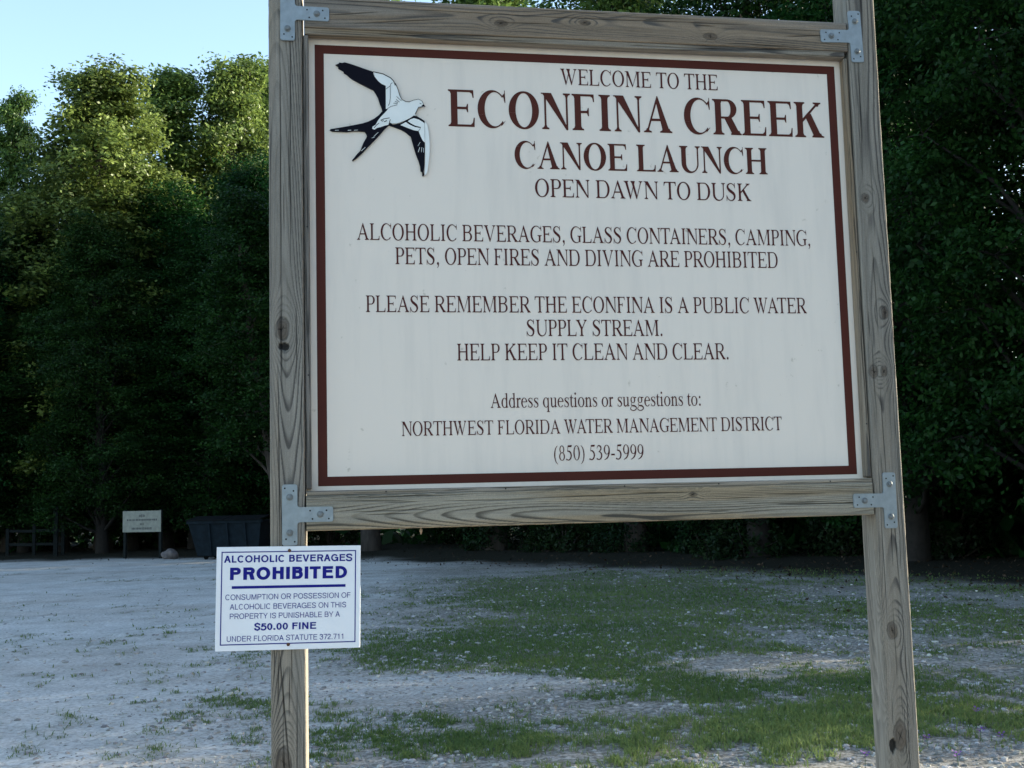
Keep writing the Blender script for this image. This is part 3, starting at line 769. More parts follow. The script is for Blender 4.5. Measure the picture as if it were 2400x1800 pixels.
def serif_line(text, bold, x0, x1, z, cap, wordgap=1.0):
    G = Glyphs(bold); polys = []; pen = 0; k = cap/662
    kern = {('A', 'V'): -100, ('V', 'A'): -100, ('W', 'A'): -90, ('A', 'T'): -80, ('T', 'A'): -70, ('L', 'Y'): -80, ('P', 'A'): -70, ('A', 'W'): -80, ('L', 'T'): -60}
    prev = ''
    for ch in text:
        if ch == ' ': pen += 250*wordgap; prev = ''; continue
        pen += kern.get((prev, ch), 0)
        g, w = G.get(ch); polys += [[(p[0]+pen, p[1]) for p in q] for q in g]; pen += w; prev = ch
    xs = [p[0] for q in polys for p in q]; mn, mx_ = min(xs), max(xs); sx = (x1-x0)/(mx_-mn)
    return [[(x0+(p[0]-mn)*sx, z+p[1]*k) for p in q] for q in polys]

LINES = [("WELCOME TO THE", 0, .8139, 1.2833, 2.7833, .0469), ("ECONFINA CREEK", 1, .4903, 1.6074, 2.6505, .1066),
         ("CANOE LAUNCH", 1, .6752, 1.4246, 2.5348, .0786), ("OPEN DAWN TO DUSK", 0, .7311, 1.3707, 2.4541, .0518),
         ("ALCOHOLIC BEVERAGES, GLASS CONTAINERS, CAMPING,", 0, .2329, 1.5446, 2.3240, .0462),
         ("PETS, OPEN FIRES AND DIVING ARE PROHIBITED", 0, .3367, 1.4419, 2.2575, .0466),
         ("PLEASE REMEMBER THE ECONFINA IS A PUBLIC WATER", 0, .2551, 1.5237, 2.1247, .0456),
         ("SUPPLY STREAM.", 0, .6964, 1.0862, 2.0588, .0458), ("HELP KEEP IT CLEAN AND CLEAR.", 0, .5012, 1.2792, 1.9914, .0463),
         ("Address questions or suggestions to:", 0, .5901, 1.1903, 1.8602, .0394),
         ("NORTHWEST FLORIDA WATER MANAGEMENT DISTRICT", 0, .3462, 1.4296, 1.7872, .0389), ("(850) 539-5999", 0, .7634, 1.0179, 1.7132, .0401)]
thin = []; heavy = []
for (t, bo_, x0, x1, z, cap) in LINES:
    (heavy if bo_ else thin).extend(serif_line(t, bo_, x0, x1, z, cap))
bm_obj("lettering", poly_mesh(heavy, panel_y-.0008), M['maroon'], panel)
bm_obj("lettering", poly_mesh(thin, panel_y-.0008), M['ink'], panel)

# ------------------------------------------------------------------ bird emblem (raised relief)
BIRD = dict(
 BW1=[(56.5,1155.9),(63.9,1158.9),(67.1,1163.0),(74.5,1162.0),(81.9,1164.1),(95.7,1160.7),(114.7,1154.8),(135.9,1147.7),(160.3,1140.2),(159.2,1134.6),(163.8,1125.2),(172.8,1114.0),(182.3,1106.0),(193.4,1101.1),(193.2,1070.4),(192.8,1035.0),(198.6,1034.1),(190.0,1024.9),(183.6,1025.8),(181.6,1036.8),(176.4,1049.9),(172.3,1065.2),(167.1,1076.1),(159.8,1087.4),(141.8,1096.2),(122.8,1105.4),(103.8,1115.8),(93.2,1123.1),(87.0,1129.5),(79.0,1133.6),(77.5,1139.1),(69.1,1143.2),(63.8,1146.3),(63.9,1151.4)],
 WB=[(160.3,1138.4),(172.0,1137.1),(191.2,1131.4),(207.1,1124.3),(214.5,1117.9),(220.8,1105.9),(226.0,1091.6),(230.1,1076.2),(235.3,1065.3),(243.8,1058.9),(254.5,1056.0),(263.1,1058.5),(273.9,1063.3),(283.7,1064.8),(292.2,1060.7),(296.4,1053.0),(297.4,1049.7),(293.1,1045.6),(284.4,1042.6),(280.0,1036.9),(276.7,1029.0),(271.2,1019.9),(260.3,1011.8),(247.4,1004.8),(234.5,998.8),(221.6,994.4),(208.8,994.0),(201.4,997.7),(199.1,989.9),(189.5,987.4),(176.7,982.6),(168.2,980.2),(160.7,974.9),(154.4,977.5),(155.5,983.1),(164.1,988.8),(170.6,1001.1),(179.2,1012.4),(189.9,1023.8),(198.6,1034.1),(192.8,1035.0),(193.6,1101.1),(182.3,1106.0),(172.8,1114.0),(163.8,1125.2)],
 BT=[(181.5,1026.9),(192.1,1025.0),(213.3,1013.6),(208.8,993.6),(199.1,987.7),(189.4,978.6),(174.4,960.6),(159.4,943.7),(144.4,927.9),(127.4,908.8),(112.5,894.3),(100.9,884.8),(98.8,887.4),(106.2,896.3),(112.6,905.2),(121.1,914.1),(125.4,925.2),(130.8,938.4),(137.2,949.6),(140.5,957.3),(137.4,964.9),(133.2,969.2),(117.4,969.8),(102.6,969.3),(85.8,966.6),(64.8,967.1),(45.9,966.9),(39.2,970.6),(41.8,973.3),(60.6,976.8),(83.8,981.9),(107.0,987.0),(128.1,992.1),(145.1,998.1),(160.0,1006.3),(172.9,1016.6)],
 BW2=[(200.3,994.4),(213.0,990.4),(234.4,995.5),(247.4,1004.8),(260.3,1012.5),(270.1,1023.2),(277.6,1017.9),(290.4,1010.6),(300.0,1004.3),(300.1,972.1),(299.0,938.9),(298.1,905.8),(297.0,879.4),(294.6,859.6),(296.6,852.0),(293.3,846.8),(290.6,849.6),(290.3,858.4),(286.0,861.6),(285.2,874.7),(281.1,890.0),(273.9,909.6),(268.8,927.1),(263.7,946.7),(260.7,958.8),(246.9,970.5),(234.2,977.8),(217.2,983.9),(200.2,989.3)],
 WP1=[(252.7,1001.6),(260.3,1007.4),(270.0,1011.0),(283.9,1007.1),(294.5,1000.8),(299.2,996.5),(299.0,942.3),(293.7,947.6),(287.5,960.7),(282.3,974.9),(286.7,979.5),(288.9,985.1),(272.9,989.0),(260.1,995.2)],
 WP2=[(232.2,990.3),(247.3,999.2),(257.9,991.8),(272.8,985.7),(287.8,983.3),(284.8,979.4),(280.2,974.8),(268.4,976.7),(251.4,982.8)],
 EDGE=[(299.9,1002.0),(306.3,994.5),(310.3,972.4),(312.5,939.3),(311.4,906.2),(305.4,866.4),(303.1,855.4),(296.5,848.7),(298.8,883.9),(300.3,927.9),(300.1,972.1)],
 BEAK=[(292.0,1047.7),(297.5,1051.9),(303.4,1044.4),(293.1,1044.7)],
 WN=[(270.1,1018.8),(273.4,1023.3),(275.0,1017.9)],
 STROKES=[ (0.9*2,[(159.2,1139.7),(186.9,1134.2),(207.1,1123.8),(215.6,1114.6),(219.7,1102.5)]),(0.7*2,[(219.8,1109.2),(227.1,1091.7),(232.2,1073.0),(237.4,1063.1),(248.1,1057.3),(258.8,1056.8)]),(0.6*2,[(294.1,1044.7),(283.3,1042.6),(277.8,1031.3),(273.4,1022.2)]),(0.5*2,[(194.1,1091.5),(205.8,1100.9),(208.0,1107.6),(212.3,1110.0)]),(0.5*2,[(205.8,1100.9),(205.4,1066.4),(203.1,1050.8),(199.1,1043.6)]),(0.5*2,[(194.8,1034.0),(207.2,1042.1),(224.4,1047.2)]),(0.5*2,[(213.7,1051.7),(225.5,1050.5)]),(0.5*2,[(218.1,1056.9),(226.6,1053.9)]),(0.5*2,[(221.4,1062.6),(230.9,1055.1)]),(0.5*2,[(222.5,1071.5),(236.3,1058.7)]),(0.7*2,[(178.0,1001.4),(185.5,1005.6),(202.6,1009.3)]),(0.9*2,[(187.5,997.7),(195.0,1001.5)]),(0.7*2,[(159.7,979.9),(167.3,988.9),(173.7,993.5)]),(0.7*2,[(204.6,1004.9),(201.3,994.4)]),(0.6*2,[(179.1,1002.5),(182.2,998.2),(186.5,1002.8)]),(0.6*2,[(250.6,1002.0),(260.1,995.2),(272.9,988.5),(288.3,985.0)]) ],
 TICKS=[ (0.8,[(279.6,931.8),(286.2,943.0)]),(1.1,[(280.4,914.6),(284.9,928.6)]),(0.9,[(289.0,914.8),(290.5,928.8)]),(0.9,[(295.4,914.1),(295.2,926.7)]),(0.9,[(53.3,969.8),(63.7,970.5)]),(1.1,[(87.9,970.6),(97.4,971.6)]),(0.9,[(104.7,971.4),(115.3,972.6)]),(0.9,[(158.4,955.0),(171.3,968.2)]),(1.1,[(124.3,913.8),(134.9,924.3)]),(0.9,[(153.1,951.1),(160.5,953.6)]) ])

def off(pts): return [(PX0+p[0]/1000, PZ0+p[1]/1000) for p in pts]
def stroke(w, pts):
    P = np.array(off(pts)); w = w/1000
    out = []
    tg = np.gradient(P, axis=0); tg /= np.linalg.norm(tg, axis=1)[:, None]
    nn = np.stack([-tg[:, 1], tg[:, 0]], -1)*w/2
    for i in range(len(P)-1): out.append([tuple(P[i]+nn[i]), tuple(P[i+1]+nn[i+1]), tuple(P[i+1]-nn[i+1]), tuple(P[i]-nn[i])])
    return out
TH = .0055
emb = bm_obj("bird_emblem", poly_mesh([off(BIRD[k]) for k in ('BT', 'BW1', 'BW2')], panel_y-TH, thick=TH-.0003), M['black'], panel)
bm_obj("white_plumage_and_highlight", poly_mesh([off(BIRD[k]) for k in ('WB', 'WP1', 'WP2', 'EDGE', 'WN')], panel_y-TH-.0012, thick=.0010), M['birdwhite'], emb)  # the right edge band is a highlight painted white along the relief's side
ol = [off(BIRD['BEAK'])]
for w, p in BIRD['STROKES'] + [(1.2, [(286.5, 1054.5), (291.5, 1052.0)]), (1.0, [(246, 1057.6), (258, 1057.4), (270, 1062.2), (283.7, 1065.6), (292.6, 1061.2), (297, 1052.5)])]: ol += stroke(w*1.25, p)
bm_obj("outline_pattern", poly_mesh(ol, panel_y-TH-.0020), M['black'], emb)
tk_ = []
for w, p in BIRD['TICKS']: tk_ += stroke(w*1.2, p)
bm_obj("feather_pattern", poly_mesh(tk_, panel_y-TH-.0008), M['birdwhite'], emb)

# ------------------------------------------------------------------ galvanized T straps
def bracket(xs, zc, side, tilt=0.0, label=None):
    """T strap: upright xs (centre x) on the post, arm at height zc reaching to the rail (side +1 right, -1 left)."""
    w = .0197; hh = .079; arm = .1115; rc = .0065
    e = empty("strap_bracket", (xs-.885, -.045, zc)); e.parent = sign; e.rotation_euler = (0, tilt, 0)
    out = []
    def corner(x, z, a0, a1, r=rc):
        for i in range(5):
            t = math.radians(a0+(a1-a0)*i/4); out.append((x+r*math.cos(t), z+r*math.sin(t)))
    corner(-w+rc, hh-rc, 180, 90); corner(w-rc, hh-rc, 90, 0)
    corner(w+rc, w+rc, 180, 270); corner(arm-rc, w-rc, 90, 0); corner(arm-rc, -w+rc, 0, -90); corner(w+rc, -w-rc, 90, 180)
    corner(w-rc, -hh+rc, 0, -90); corner(-w+rc, -hh+rc, -90, -180)
    out = [(side*x, z) for x, z in out]
    bm = bmesh.new()
    vs = [bm.verts.new((x, -.0008, z)) for x, z in out]
    f = bm.faces.new(vs)
    r = bmesh.ops.extrude_face_region(bm, geom=[f])
    top = [v for v in r['geom'] if isinstance(v, bmesh.types.BMVert)]
    for v in top: v.co.y -= .0036
    edges = [ed for ed in bm.edges if all(v in top for v in ed.verts)]
    bmesh.ops.bevel(bm, geom=edges, offset=.0009, segments=2, affect='EDGES')
    pl = bm_obj("plate", bm, M['galv'], e)
    def disc(bm, x, z, r, y, n=14, depth=.0):
        v = [bm.verts.new((x+r*math.cos(t*2*math.pi/n), y, z+r*math.sin(t*2*math.pi/n))) for t in range(n)]
        bm.faces.new(v)
    for (x, z) in [(-.0125*side, hh-.010), (.0095*side, hh-.017), (-.0095*side, -hh+.017), (.0125*side, -hh+.010), (.052*side, .010), (.058*side, -.0115), (.094*side, .010), (.100*side, -.0115)]:
        bm = bmesh.new(); disc(bm, x, z, .0023, -.0047); bm_obj("nail_hole", bm, M['hole'], e)  # flat dark disc, not a cut hole: the hole's shade is its colour
    for (x, z) in [(0, .046), (0, -.046), (.078*side, .0)]:
        bm = bmesh.new()
        prof = [(0.0088, -.0044), (.0088, -.0062), (.0080, -.0068), (.0066, -.0069), (.0066, -.0105), (.0058, -.0118), (.003, -.0124)]
        n = 24; rings = []
        for i, (r_, y) in enumerate(prof):
            hexed = i >= 3
            row = []
            for t in range(n):
                a_ = t*2*math.pi/n; q = r_
                if hexed: q = r_*(math.cos(math.pi/6)/math.cos(((a_+.2) % (math.pi/3))-math.pi/6))
                row.append(bm.verts.new((x+q*math.cos(a_), y, z+q*math.sin(a_))))
            rings.append(row)
        for A_, B_ in zip(rings[:-1], rings[1:]):
            for t in range(n): bm.faces.new([A_[t], A_[(t+1) % n], B_[(t+1) % n], B_[t]])
        bm.faces.new(rings[-1])
        bm_obj("bolt", bm, M['bolt'], e)
    return e
bracket(.0518, 2.9405, 1, R(.4)); bracket(1.7038, 2.948, -1, R(-1.4)); bracket(.0502, 1.5842, 1, R(.2)); bracket(1.7250, 1.5805, -1, R(.6))

# ------------------------------------------------------------------ small notice on the left post
notice = tag(empty("notice_sign", (.0468, -.0048, 1.373)), "small white notice with blue letters screwed to the left post below the big panel", "notice")
notice.rotation_euler = (0, R(1.05), 0)
NW, NH = .3650, .2620
bm = bmesh.new(); box(bm, -NW/2, NW/2, 0, .0032, -NH/2, NH/2)
plate = bm_obj("sign_plate", bm, M['signwhite'], notice, bevel=.0006, seg=1)
def frame_rect(x0, x1, z0, z1, t):
    return [[(x0, z1), (x1, z1), (x1-t, z1-t), (x0+t, z1-t)], [(x1, z1), (x1, z0), (x1-t, z0+t), (x1-t, z1-t)],
            [(x1, z0), (x0, z0), (x0+t, z0+t), (x1-t, z0+t)], [(x0, z0), (x0, z1), (x0+t, z1-t), (x0+t, z0+t)]]
bm_obj("blue_border", poly_mesh(frame_rect(-.1705, .1705, -.1165, .1190, .0026), -.0006, step=0), M['blue'], notice)
bm_obj("underline", poly_mesh([[(-.1435, .0250), (.1440, .0250), (.1440, .0318), (-.1435, .0318)]], -.0006, step=0), M['blue'], notice)

class Sans(Glyphs):
    """Plain grotesque capitals and figures, cap height 718."""
    def __init__(s, w): s.w = w; s.S = s.T = w; s.h = w; s.sr = 0
    WID = dict(A=667, B=667, C=722, D=722, E=667, F=611, G=778, H=722, I=278, L=556, M=833, N=722, O=778, P=667, R=700, S=667, T=611, U=722, V=667, Y=667)
    def half(s, x0, x1, y0, y1, w):      # D-shaped bowl of even stroke
        r = (y1-y0)/2; mid = max(x0, x1-r); cy = (y0+y1)/2; rx = x1-mid
        s.rect(x0, mid, y1-w*.9, y1); s.rect(x0, mid, y0, y0+w*.9); n = 16; p = []
        for i in range(n+1):
            t = math.radians(90-180*i/n); c, q = math.cos(t), math.sin(t); p.append(((mid+rx*c, cy+r*q), (mid+(rx-w)*c, cy+(r-w*.9)*q)))
        for i in range(n): s.P([p[i][0], p[i+1][0], p[i+1][1], p[i][1]])
    def get(s, ch):
        s.out = []; w = s.w; h = 718; W = s.WID.get(ch, 278 if ch in ' .' else 556); x = 78; b = w*.88
        if ch == 'I': s.rect(W/2-w/2, W/2+w/2, 0, h)
        elif ch in 'EFL':
            s.rect(x, x+w, 0, h)
            if ch != 'F': s.rect(x+w, W-45, 0, b)
            if ch != 'L': s.rect(x+w, W-50, h-b, h); s.rect(x+w, W-90, 335, 335+b)
        elif ch == 'T': s.rect(W/2-w/2, W/2+w/2, 0, h-b); s.rect(22, W-22, h-b, h)
        elif ch == 'H': s.rect(x, x+w, 0, h); s.rect(W-x-w, W-x, 0, h); s.rect(x+w, W-x-w, 330, 330+b)
        elif ch == 'N':
            s.rect(x, x+w, 0, h); s.rect(W-x-w, W-x, 0, h); s.P([(x+w, h), (x+w*.2, h), (W-x-w, 0), (W-x-w*.2, 0)] if w < 90 else [(x, h), (x+w*1.05, h), (W-x, 0), (W-x-w*1.05, 0)])
        elif ch == 'M':
            s.rect(x, x+w, 0, h); s.rect(W-x-w, W-x, 0, h); m = W/2
            s.P([(x+w*.25, h), (x+w*1.2, h), (m+w*.1, w*1.0), (m, 0), (m-w*.5, 0)]); s.P([(W-x-w*.25, h), (m+w*.5, 0), (m, 0), (m-w*.1, w), (W-x-w*1.2, h)])
        elif ch in 'AV':
            k = [[(14, 0), (14+w*1.12, 0), (W/2+w*.12, h-w*.9), (W/2, h), (W/2-w*.56, h)], [(W-14, 0), (W/2+w*.56, h), (W/2, h), (W/2-w*.12, h-w*.9), (W-14-w*1.12, 0)]]
            if ch == 'A': s.out += k; s.rect(150, W-150, 205, 205+b)
            else: s.out += [[(q[0], h-q[1]) for q in p][::-1] for p in k]
        elif ch == 'Y': s.rect(W/2-w/2, W/2+w/2, 0, 310); s.P([(14, h), (14+w*1.15, h), (W/2+w*.3, 330), (W/2, 270), (W/2-w*.5, 300)]); s.P([(W-14, h), (W/2+w*.5, 300), (W/2, 270), (W/2-w*.3, 330), (W-14-w*1.15, h)])
        elif ch in 'PRB':
            s.rect(x, x+w, 0, h)
            if ch == 'B': s.half(x+w, W-75, 345, h, w); s.half(x+w, W-45, 0, 345+b, w)
            else:
                s.half(x+w, W-45, 300, h, w)
                if ch == 'R': s.P([(W*.52, 300+b*.2), (W*.52+w*1.05, 300+b*.5), (W-40, 0), (W-40-w*1.15, 0)])
        elif ch == 'D': s.rect(x, x+w, 0, h); s.half(x+w, W-48, 0, h, w)
        elif ch in 'CG':
            s.arc(W/2, 359, W/2-40, 375, w, w, w*.92, 38, 318 if ch == 'C' else 335)
            if ch == 'G': s.rect(W/2+20, W-50, 300, 300+b); s.rect(W-50-w, W-50, 0, 300)
        elif ch == 'O': s.arc(W/2, 359, W/2-40, 375, w, w, w*.92)
        elif ch == 'U': s.rect(x, x+w, 240, h); s.rect(W-x-w, W-x, 240, h); s.arc(W/2, 240, W/2-x, 255, w, w, w*.92, 180, 360)
        elif ch in 'S$':
            k = W/667
            s.nib([(575*k, 520), (520*k, 640), (330*k, 690), (140*k, 630), (115*k, 520), (200*k, 415), (350*k, 365), (510*k, 300), (560*k, 190), (490*k, 70), (330*k, 28), (140*k, 80), (85*k, 220)], [w]*13, 5)
            if ch == '$': s.rect(W/2-28, W/2+28, -95, -10); s.rect(W/2-28, W/2+28, 730, 800)
        elif ch == '0': s.arc(278, 350, 240, 362, w, w, w*.92)
        elif ch == '1': s.rect(270, 270+w, 0, 703); s.P([(110, 510), (270, 520), (270, 703), (225, 600), (110, 570)])
        elif ch == '2': s.nib([(75, 470), (110, 610), (270, 670), (440, 600), (455, 470), (330, 310), (150, 170), (80, 45)], [w]*8, 5); s.rect(60, 510, 0, b)
        elif ch == '3': s.nib([(70, 510), (120, 630), (270, 670), (430, 610), (440, 470), (280, 385)], [w]*6, 5); s.nib([(230, 375), (400, 350), (485, 210), (420, 70), (270, 26), (110, 70), (60, 200)], [w]*7, 5)
        elif ch == '5': s.rect(115, 490, 703-b, 703); s.P([(115, 703), (115+w, 703), (70+w, 330), (70, 310)]); s.nib([(95, 350), (200, 430), (350, 430), (470, 320), (450, 130), (320, 28), (150, 50), (65, 170)], [w]*8, 5)
        elif ch == '7': s.rect(40, 515, 703-b, 703); s.P([(515, 703), (515-w*1.1, 660), (300, 330), (190, 0), (190+w, 0), (310+w, 330)])
        elif ch == '.': s.rect(139-w*.6, 139+w*.6, 0, w*1.2)
        return s.out, W

def sans_polys(text, x0, x1, z, cap, w):
    G = Sans(w); polys = []; pen = 0; prev = ''
    for ch in text:
        if ch == ' ': pen += 278; continue
        g, wd = G.get(ch); polys += [[(p[0]+pen, p[1]) for p in q] for q in g]; pen += wd
    xs = [p[0] for q in polys for p in q]; mn = min(xs); sx = (x1-x0)/(max(xs)-mn); k = cap/718
    return [[(x0+(p[0]-mn)*sx, z+p[1]*k) for p in q] for q in polys]

for (t, x0, x1, z, cap, w_) in [("ALCOHOLIC BEVERAGES", -.1640, .1612, .0913, .0178, 150), ("PROHIBITED", -.1485, .1478, .0473, .0313, 188),
        ("CONSUMPTION OR POSSESSION OF", -.1590, .1570, -.0030, .0136, 88), ("ALCOHOLIC BEVERAGES ON THIS", -.1475, .1460, -.0272, .0136, 88),
        ("PROPERTY IS PUNISHABLE BY A", -.1470, .1300, -.0510, .0136, 88), ("$50.00 FINE", -.0860, .0700, -.0803, .0172, 148),
        ("UNDER FLORIDA STATUTE 372.711", -.1535, .1390, -.1075, .0136, 88)]:
    bm_obj("lettering", poly_mesh(sans_polys(t, x0, x1, z, cap, w_), -.0006), M['blue'], notice)
for z in (.1200, -.1180):
    bm = bmesh.new()
    bmesh.ops.create_uvsphere(bm, u_segments=12, v_segments=6, radius=.0045)
    for v in bm.verts: v.co = Vector((v.co.x, v.co.y*.5-.0008, v.co.z))
    o = bm_obj("screw", bm, M['rust'], notice, smooth=True); o.location = (0, 0, z)

bm = bmesh.new(); bmesh.ops.create_uvsphere(bm, u_segments=12, v_segments=8, radius=.004)
for v in bm.verts: v.co = Vector((v.co.x*(1-.35*(v.co.z < 0)), v.co.y, v.co.z*2.4))
co_ = bm_obj("cocoon", bm, M['cocoon'], None, smooth=True); co_.location = (.392, .020, 1.5325)
tag(co_, "tiny tan insect cocoon hanging under the bottom rail of the big sign", "cocoon")

# ------------------------------------------------------------------ things at the far side of the lot
def gz(x, y): return float(ground_z(np.array([x]), np.array([y]))[0])
def bar(bm, p, q, w, d=None):
    """square timber from p to q"""
    p, q = Vector(p), Vector(q); ax = (q-p).normalized(); d = d or w
    sx = ax.cross(Vector((0, 1, 0))); sx = sx.normalized() if sx.length > .1 else Vector((1, 0, 0))
    sy = ax.cross(sx).normalized()
    r = []
    for e in (p, q):
        r.append([bm.verts.new(e+sx*w/2*i+sy*d/2*j) for i, j in ((-1, -1), (1, -1), (1, 1), (-1, 1))])
    for i in range(4): bm.faces.new([r[0][i], r[0][(i+1) % 4], r[1][(i+1) % 4], r[1][i]])
    bm.faces.new(r[0][::-1]); bm.faces.new(r[1])

x0, y0, x1, y1 = -6.52, 39.50, -5.20, 38.62
zc = gz(-5.9, 39)
ang = math.atan2(y1-y0, x1-x0); Wd = math.hypot(x1-x0, y1-y0)
fs = tag(empty("board_sign", ((x0+x1)/2, (y0+y1)/2, zc), ang), "small white board sign on two legs at the far edge of the sandy lot", "sign")
bm = bmesh.new(); box(bm, -Wd/2-.06, Wd/2+.06, -.012, .012, .92, 1.66); bm_obj("board", bm, M['board'], fs, bevel=.004)
for sx in (-1, 1):
    bm = bmesh.new(); box(bm, sx*Wd/2-.05, sx*Wd/2+.05, .014, .10, -.3, 1.70); bm_obj("leg", bm, M['postpaint'], fs, bevel=.006)
rng = random.Random(4)
for (z, xa, xb, hgt) in [(1.485, -.12, .12, .11), (1.345, -.66, .66, .07), (1.195, -.07, .07, .07), (1.045, -.44, .44, .085)]:
    x = xa; marks = []
    while x < xb:      # illegible worn letters: short uneven strokes
        w = rng.uniform(.03, .05); hh = hgt*rng.uniform(.7, 1)
        marks.append([(x, z-hh/2), (min(x+w, xb+.02), z-hh/2), (min(x+w, xb+.02), z+hh/2), (x, z+hh/2)]); x += w+rng.uniform(.012, .03)
    bm_obj("lettering", poly_mesh(marks, -.0135, step=0), M['grey_text'], fs)

tp = tag(empty("bare_post", (-9.42, 42.4, gz(-9.42, 42.4))), "tall bare grey post standing by the low fence at the wood edge", "post")
bm = bmesh.new(); box(bm, -.075, .075, -.075, .075, -.3, 1.80)
bm_obj("shaft", bm, M['postpaint'], tp, bevel=.012)
bm = bmesh.new(); box(bm, -.085, .085, -.085, .085, 1.801, 1.83); bm_obj("cap", bm, M['postpaint'], tp, bevel=.006)
fe = tag(empty("rail_fence", (-10.1, 43.2, gz(-10.1, 43.2))), "low weathered fence of three posts and rails in front of dark trees", "fence")
fp = [(-1.35, .55, 1.02), (-.30, .15, 1.18), (.80, -.10, 1.16)]
for (x, y, h) in fp:
    bm = bmesh.new(); box(bm, x-.06, x+.06, y-.06, y+.06, -.3, h); bm_obj("post", bm, M['postpaint'], fe, bevel=.012)
for (a_, b_) in ((0, 1), (1, 2)):
    for z in (.42, .93):
        bm = bmesh.new(); bar(bm, (fp[a_][0]+.06, fp[a_][1], z), (fp[b_][0]-.06, fp[b_][1], z-.02), .10, .045); bm_obj("rail", bm, M['postpaint'], fe)

bm = bmesh.new(); bmesh.ops.create_icosphere(bm, subdivisions=3, radius=.5)
for v in bm.verts:
    n = .75+.5*float(noise2(np.array([v.co.x*3+v.co.z*2]), np.array([v.co.y*3-v.co.z]), 4)[0])
    v.co = Vector((v.co.x*.56*n, v.co.y*.42*n, v.co.z*.44*n))
rk = bm_obj("boulder", bm, M['rock'], None, smooth=True); rk.location = (-4.80, 38.0, gz(-4.8, 38)+.12)
tag(rk, "pale round boulder on the ground between board sign and dumpster", "boulder")

dx, dy = -2.55, 36.9
dm = tag(empty("dumpster", (dx, dy, gz(dx, dy)), R(-14)), "dark blue green dumpster with black lid parked under the trees", "dumpster")
bm = bmesh.new()
lo = [(-1.02, -.72), (1.02, -.72), (1.02, .72), (-1.02, .72)]; hi = [(-1.30, -.86), (1.15, -.80), (1.15, .86), (-1.30, .86)]
v0 = [bm.verts.new((x, y, .12)) for x, y in lo]; v1 = [bm.verts.new((x, y, 1.22)) for x, y in hi]
for i in range(4): bm.faces.new([v0[i], v0[(i+1) % 4], v1[(i+1) % 4], v1[i]])
bm.faces.new(v0[::-1])
bm_obj("body", bm, M['dumpster'], dm, bevel=.02)
bm = bmesh.new()
for (p, q) in zip(hi, hi[1:]+hi[:1]): bar(bm, (p[0], p[1], 1.235), (q[0], q[1], 1.235), .09, .09)
bm_obj("rim", bm, M['dumpster'], dm)
for x in (-.55, .05, .65):
    bm = bmesh.new(); bar(bm, (x, -.76, .14), (x-.05, -.875, 1.18), .08, .05); bm_obj("rib", bm, M['dumpster'], dm)
for s in (0, 1):
    bm = bmesh.new(); a0 = -1.33+s*1.26
    vs = [bm.verts.new(p) for p in [(a0, -.92, 1.285), (a0+1.22, -.92, 1.285), (a0+1.22, .2, 1.40), (a0, .2, 1.40), (a0, .92, 1.33), (a0+1.22, .92, 1.33)]]
    bm.faces.new([vs[0], vs[1], vs[2], vs[3]]); bm.faces.new([vs[3], vs[2], vs[5], vs[4]])
    r = bmesh.ops.extrude_face_region(bm, geom=bm.faces[:])
    for v in r['geom']:
        if isinstance(v, bmesh.types.BMVert): v.co.z += .035
    bm_obj("lid", bm, M['lid'], dm)
for (x, y) in ((-.8, -.5), (.8, -.5), (-.8, .5), (.8, .5)):
    bm = bmesh.new()
    bmesh.ops.create_cone(bm, cap_ends=True, segments=16, radius1=.075, radius2=.075, depth=.06, matrix=Matrix.Translation((x, y, .075)) @ Matrix.Rotation(R(90), 4, 'X'))
    bm_obj("caster", bm, M['lid'], dm)

# ------------------------------------------------------------------ grass, stones, dry leaves
rs = np.random.RandomState(7)
def screen_uniform(n, d0, d1, b0=-17.0, b1=37.0, power=1.0):
    """Random ground points in front of the sign, denser close by."""
    u = rs.rand(n); d = 1/(1/d0-u*(1/d0-1/d1))
    d = d0+(d-d0)*power if power != 1 else d
    th = np.radians(b0+(b1-b0)*rs.rand(n))
    return .11+d*np.sin(th), -3.05+d*np.cos(th), d

X, Y, Dd = screen_uniform(520000, 5.4, 38)
keep = (rs.rand(len(X)) < grassiness(X, Y)**1.9) & (edge_dist(X, Y) < 1.0)
X, Y, Dd = X[keep], Y[keep], Dd[keep]
n = len(X)
lush = np.exp(-(((X-3.5)/1.0)**2+((Y-4.6)/1.2)**2)) + .5*np.exp(-(((X-1.9)/1.2)**2+((Y-4.8)/1.0)**2))
hgt = .8*(.022+.035*rs.rand(n)+.05*lush*rs.rand(n))*(.7+.8*fbm(X*2, Y*2, 61, 3))
wid = (.0022+.0022*rs.rand(n))*np.clip(Dd/8, 1, 2.4)
th = rs.rand(n)*2*math.pi; lean = rs.rand(n)**1.2*1.5
lx, ly = np.cos(th)*lean, np.sin(th)*lean; px_, py_ = -np.sin(th+rs.randn(n)*.8), np.cos(th)
Z = ground_z(X, Y)-.004
def pt(f, w, side):
    return np.stack([X+lx*hgt*f**1.7+side*px_*wid*w, Y+ly*hgt*f**1.7+side*py_*wid*w, Z+hgt*f*(1-.25*lean*f*.5)], -1)
V = np.stack([pt(0, 1, -1), pt(0, 1, 1), pt(.55, .8, -1), pt(.55, .8, 1), pt(1, 0, 0)], 1).reshape(-1, 3)
b0 = np.arange(n)*5
F = np.concatenate([np.stack([b0, b0+1, b0+2], -1), np.stack([b0+1, b0+3, b0+2], -1), np.stack([b0+2, b0+3, b0+4], -1)])
dry = np.clip(.25+.9*(fbm(X*.8, Y*.8, 71, 3)-.45)+.35*rs.rand(n)+.25*lush, 0, 1); val = np.clip(.25+.5*rs.rand(n)+.3*lush, 0, 1)
me = mesh_np("grass", V, F); set_col(me, "tint", np.repeat(np.stack([dry, val, 0*dry], -1), 5, 0))
tag(link("grass", me, M['grass']), "short patchy grass growing through the pale gravel", kind='stuff')

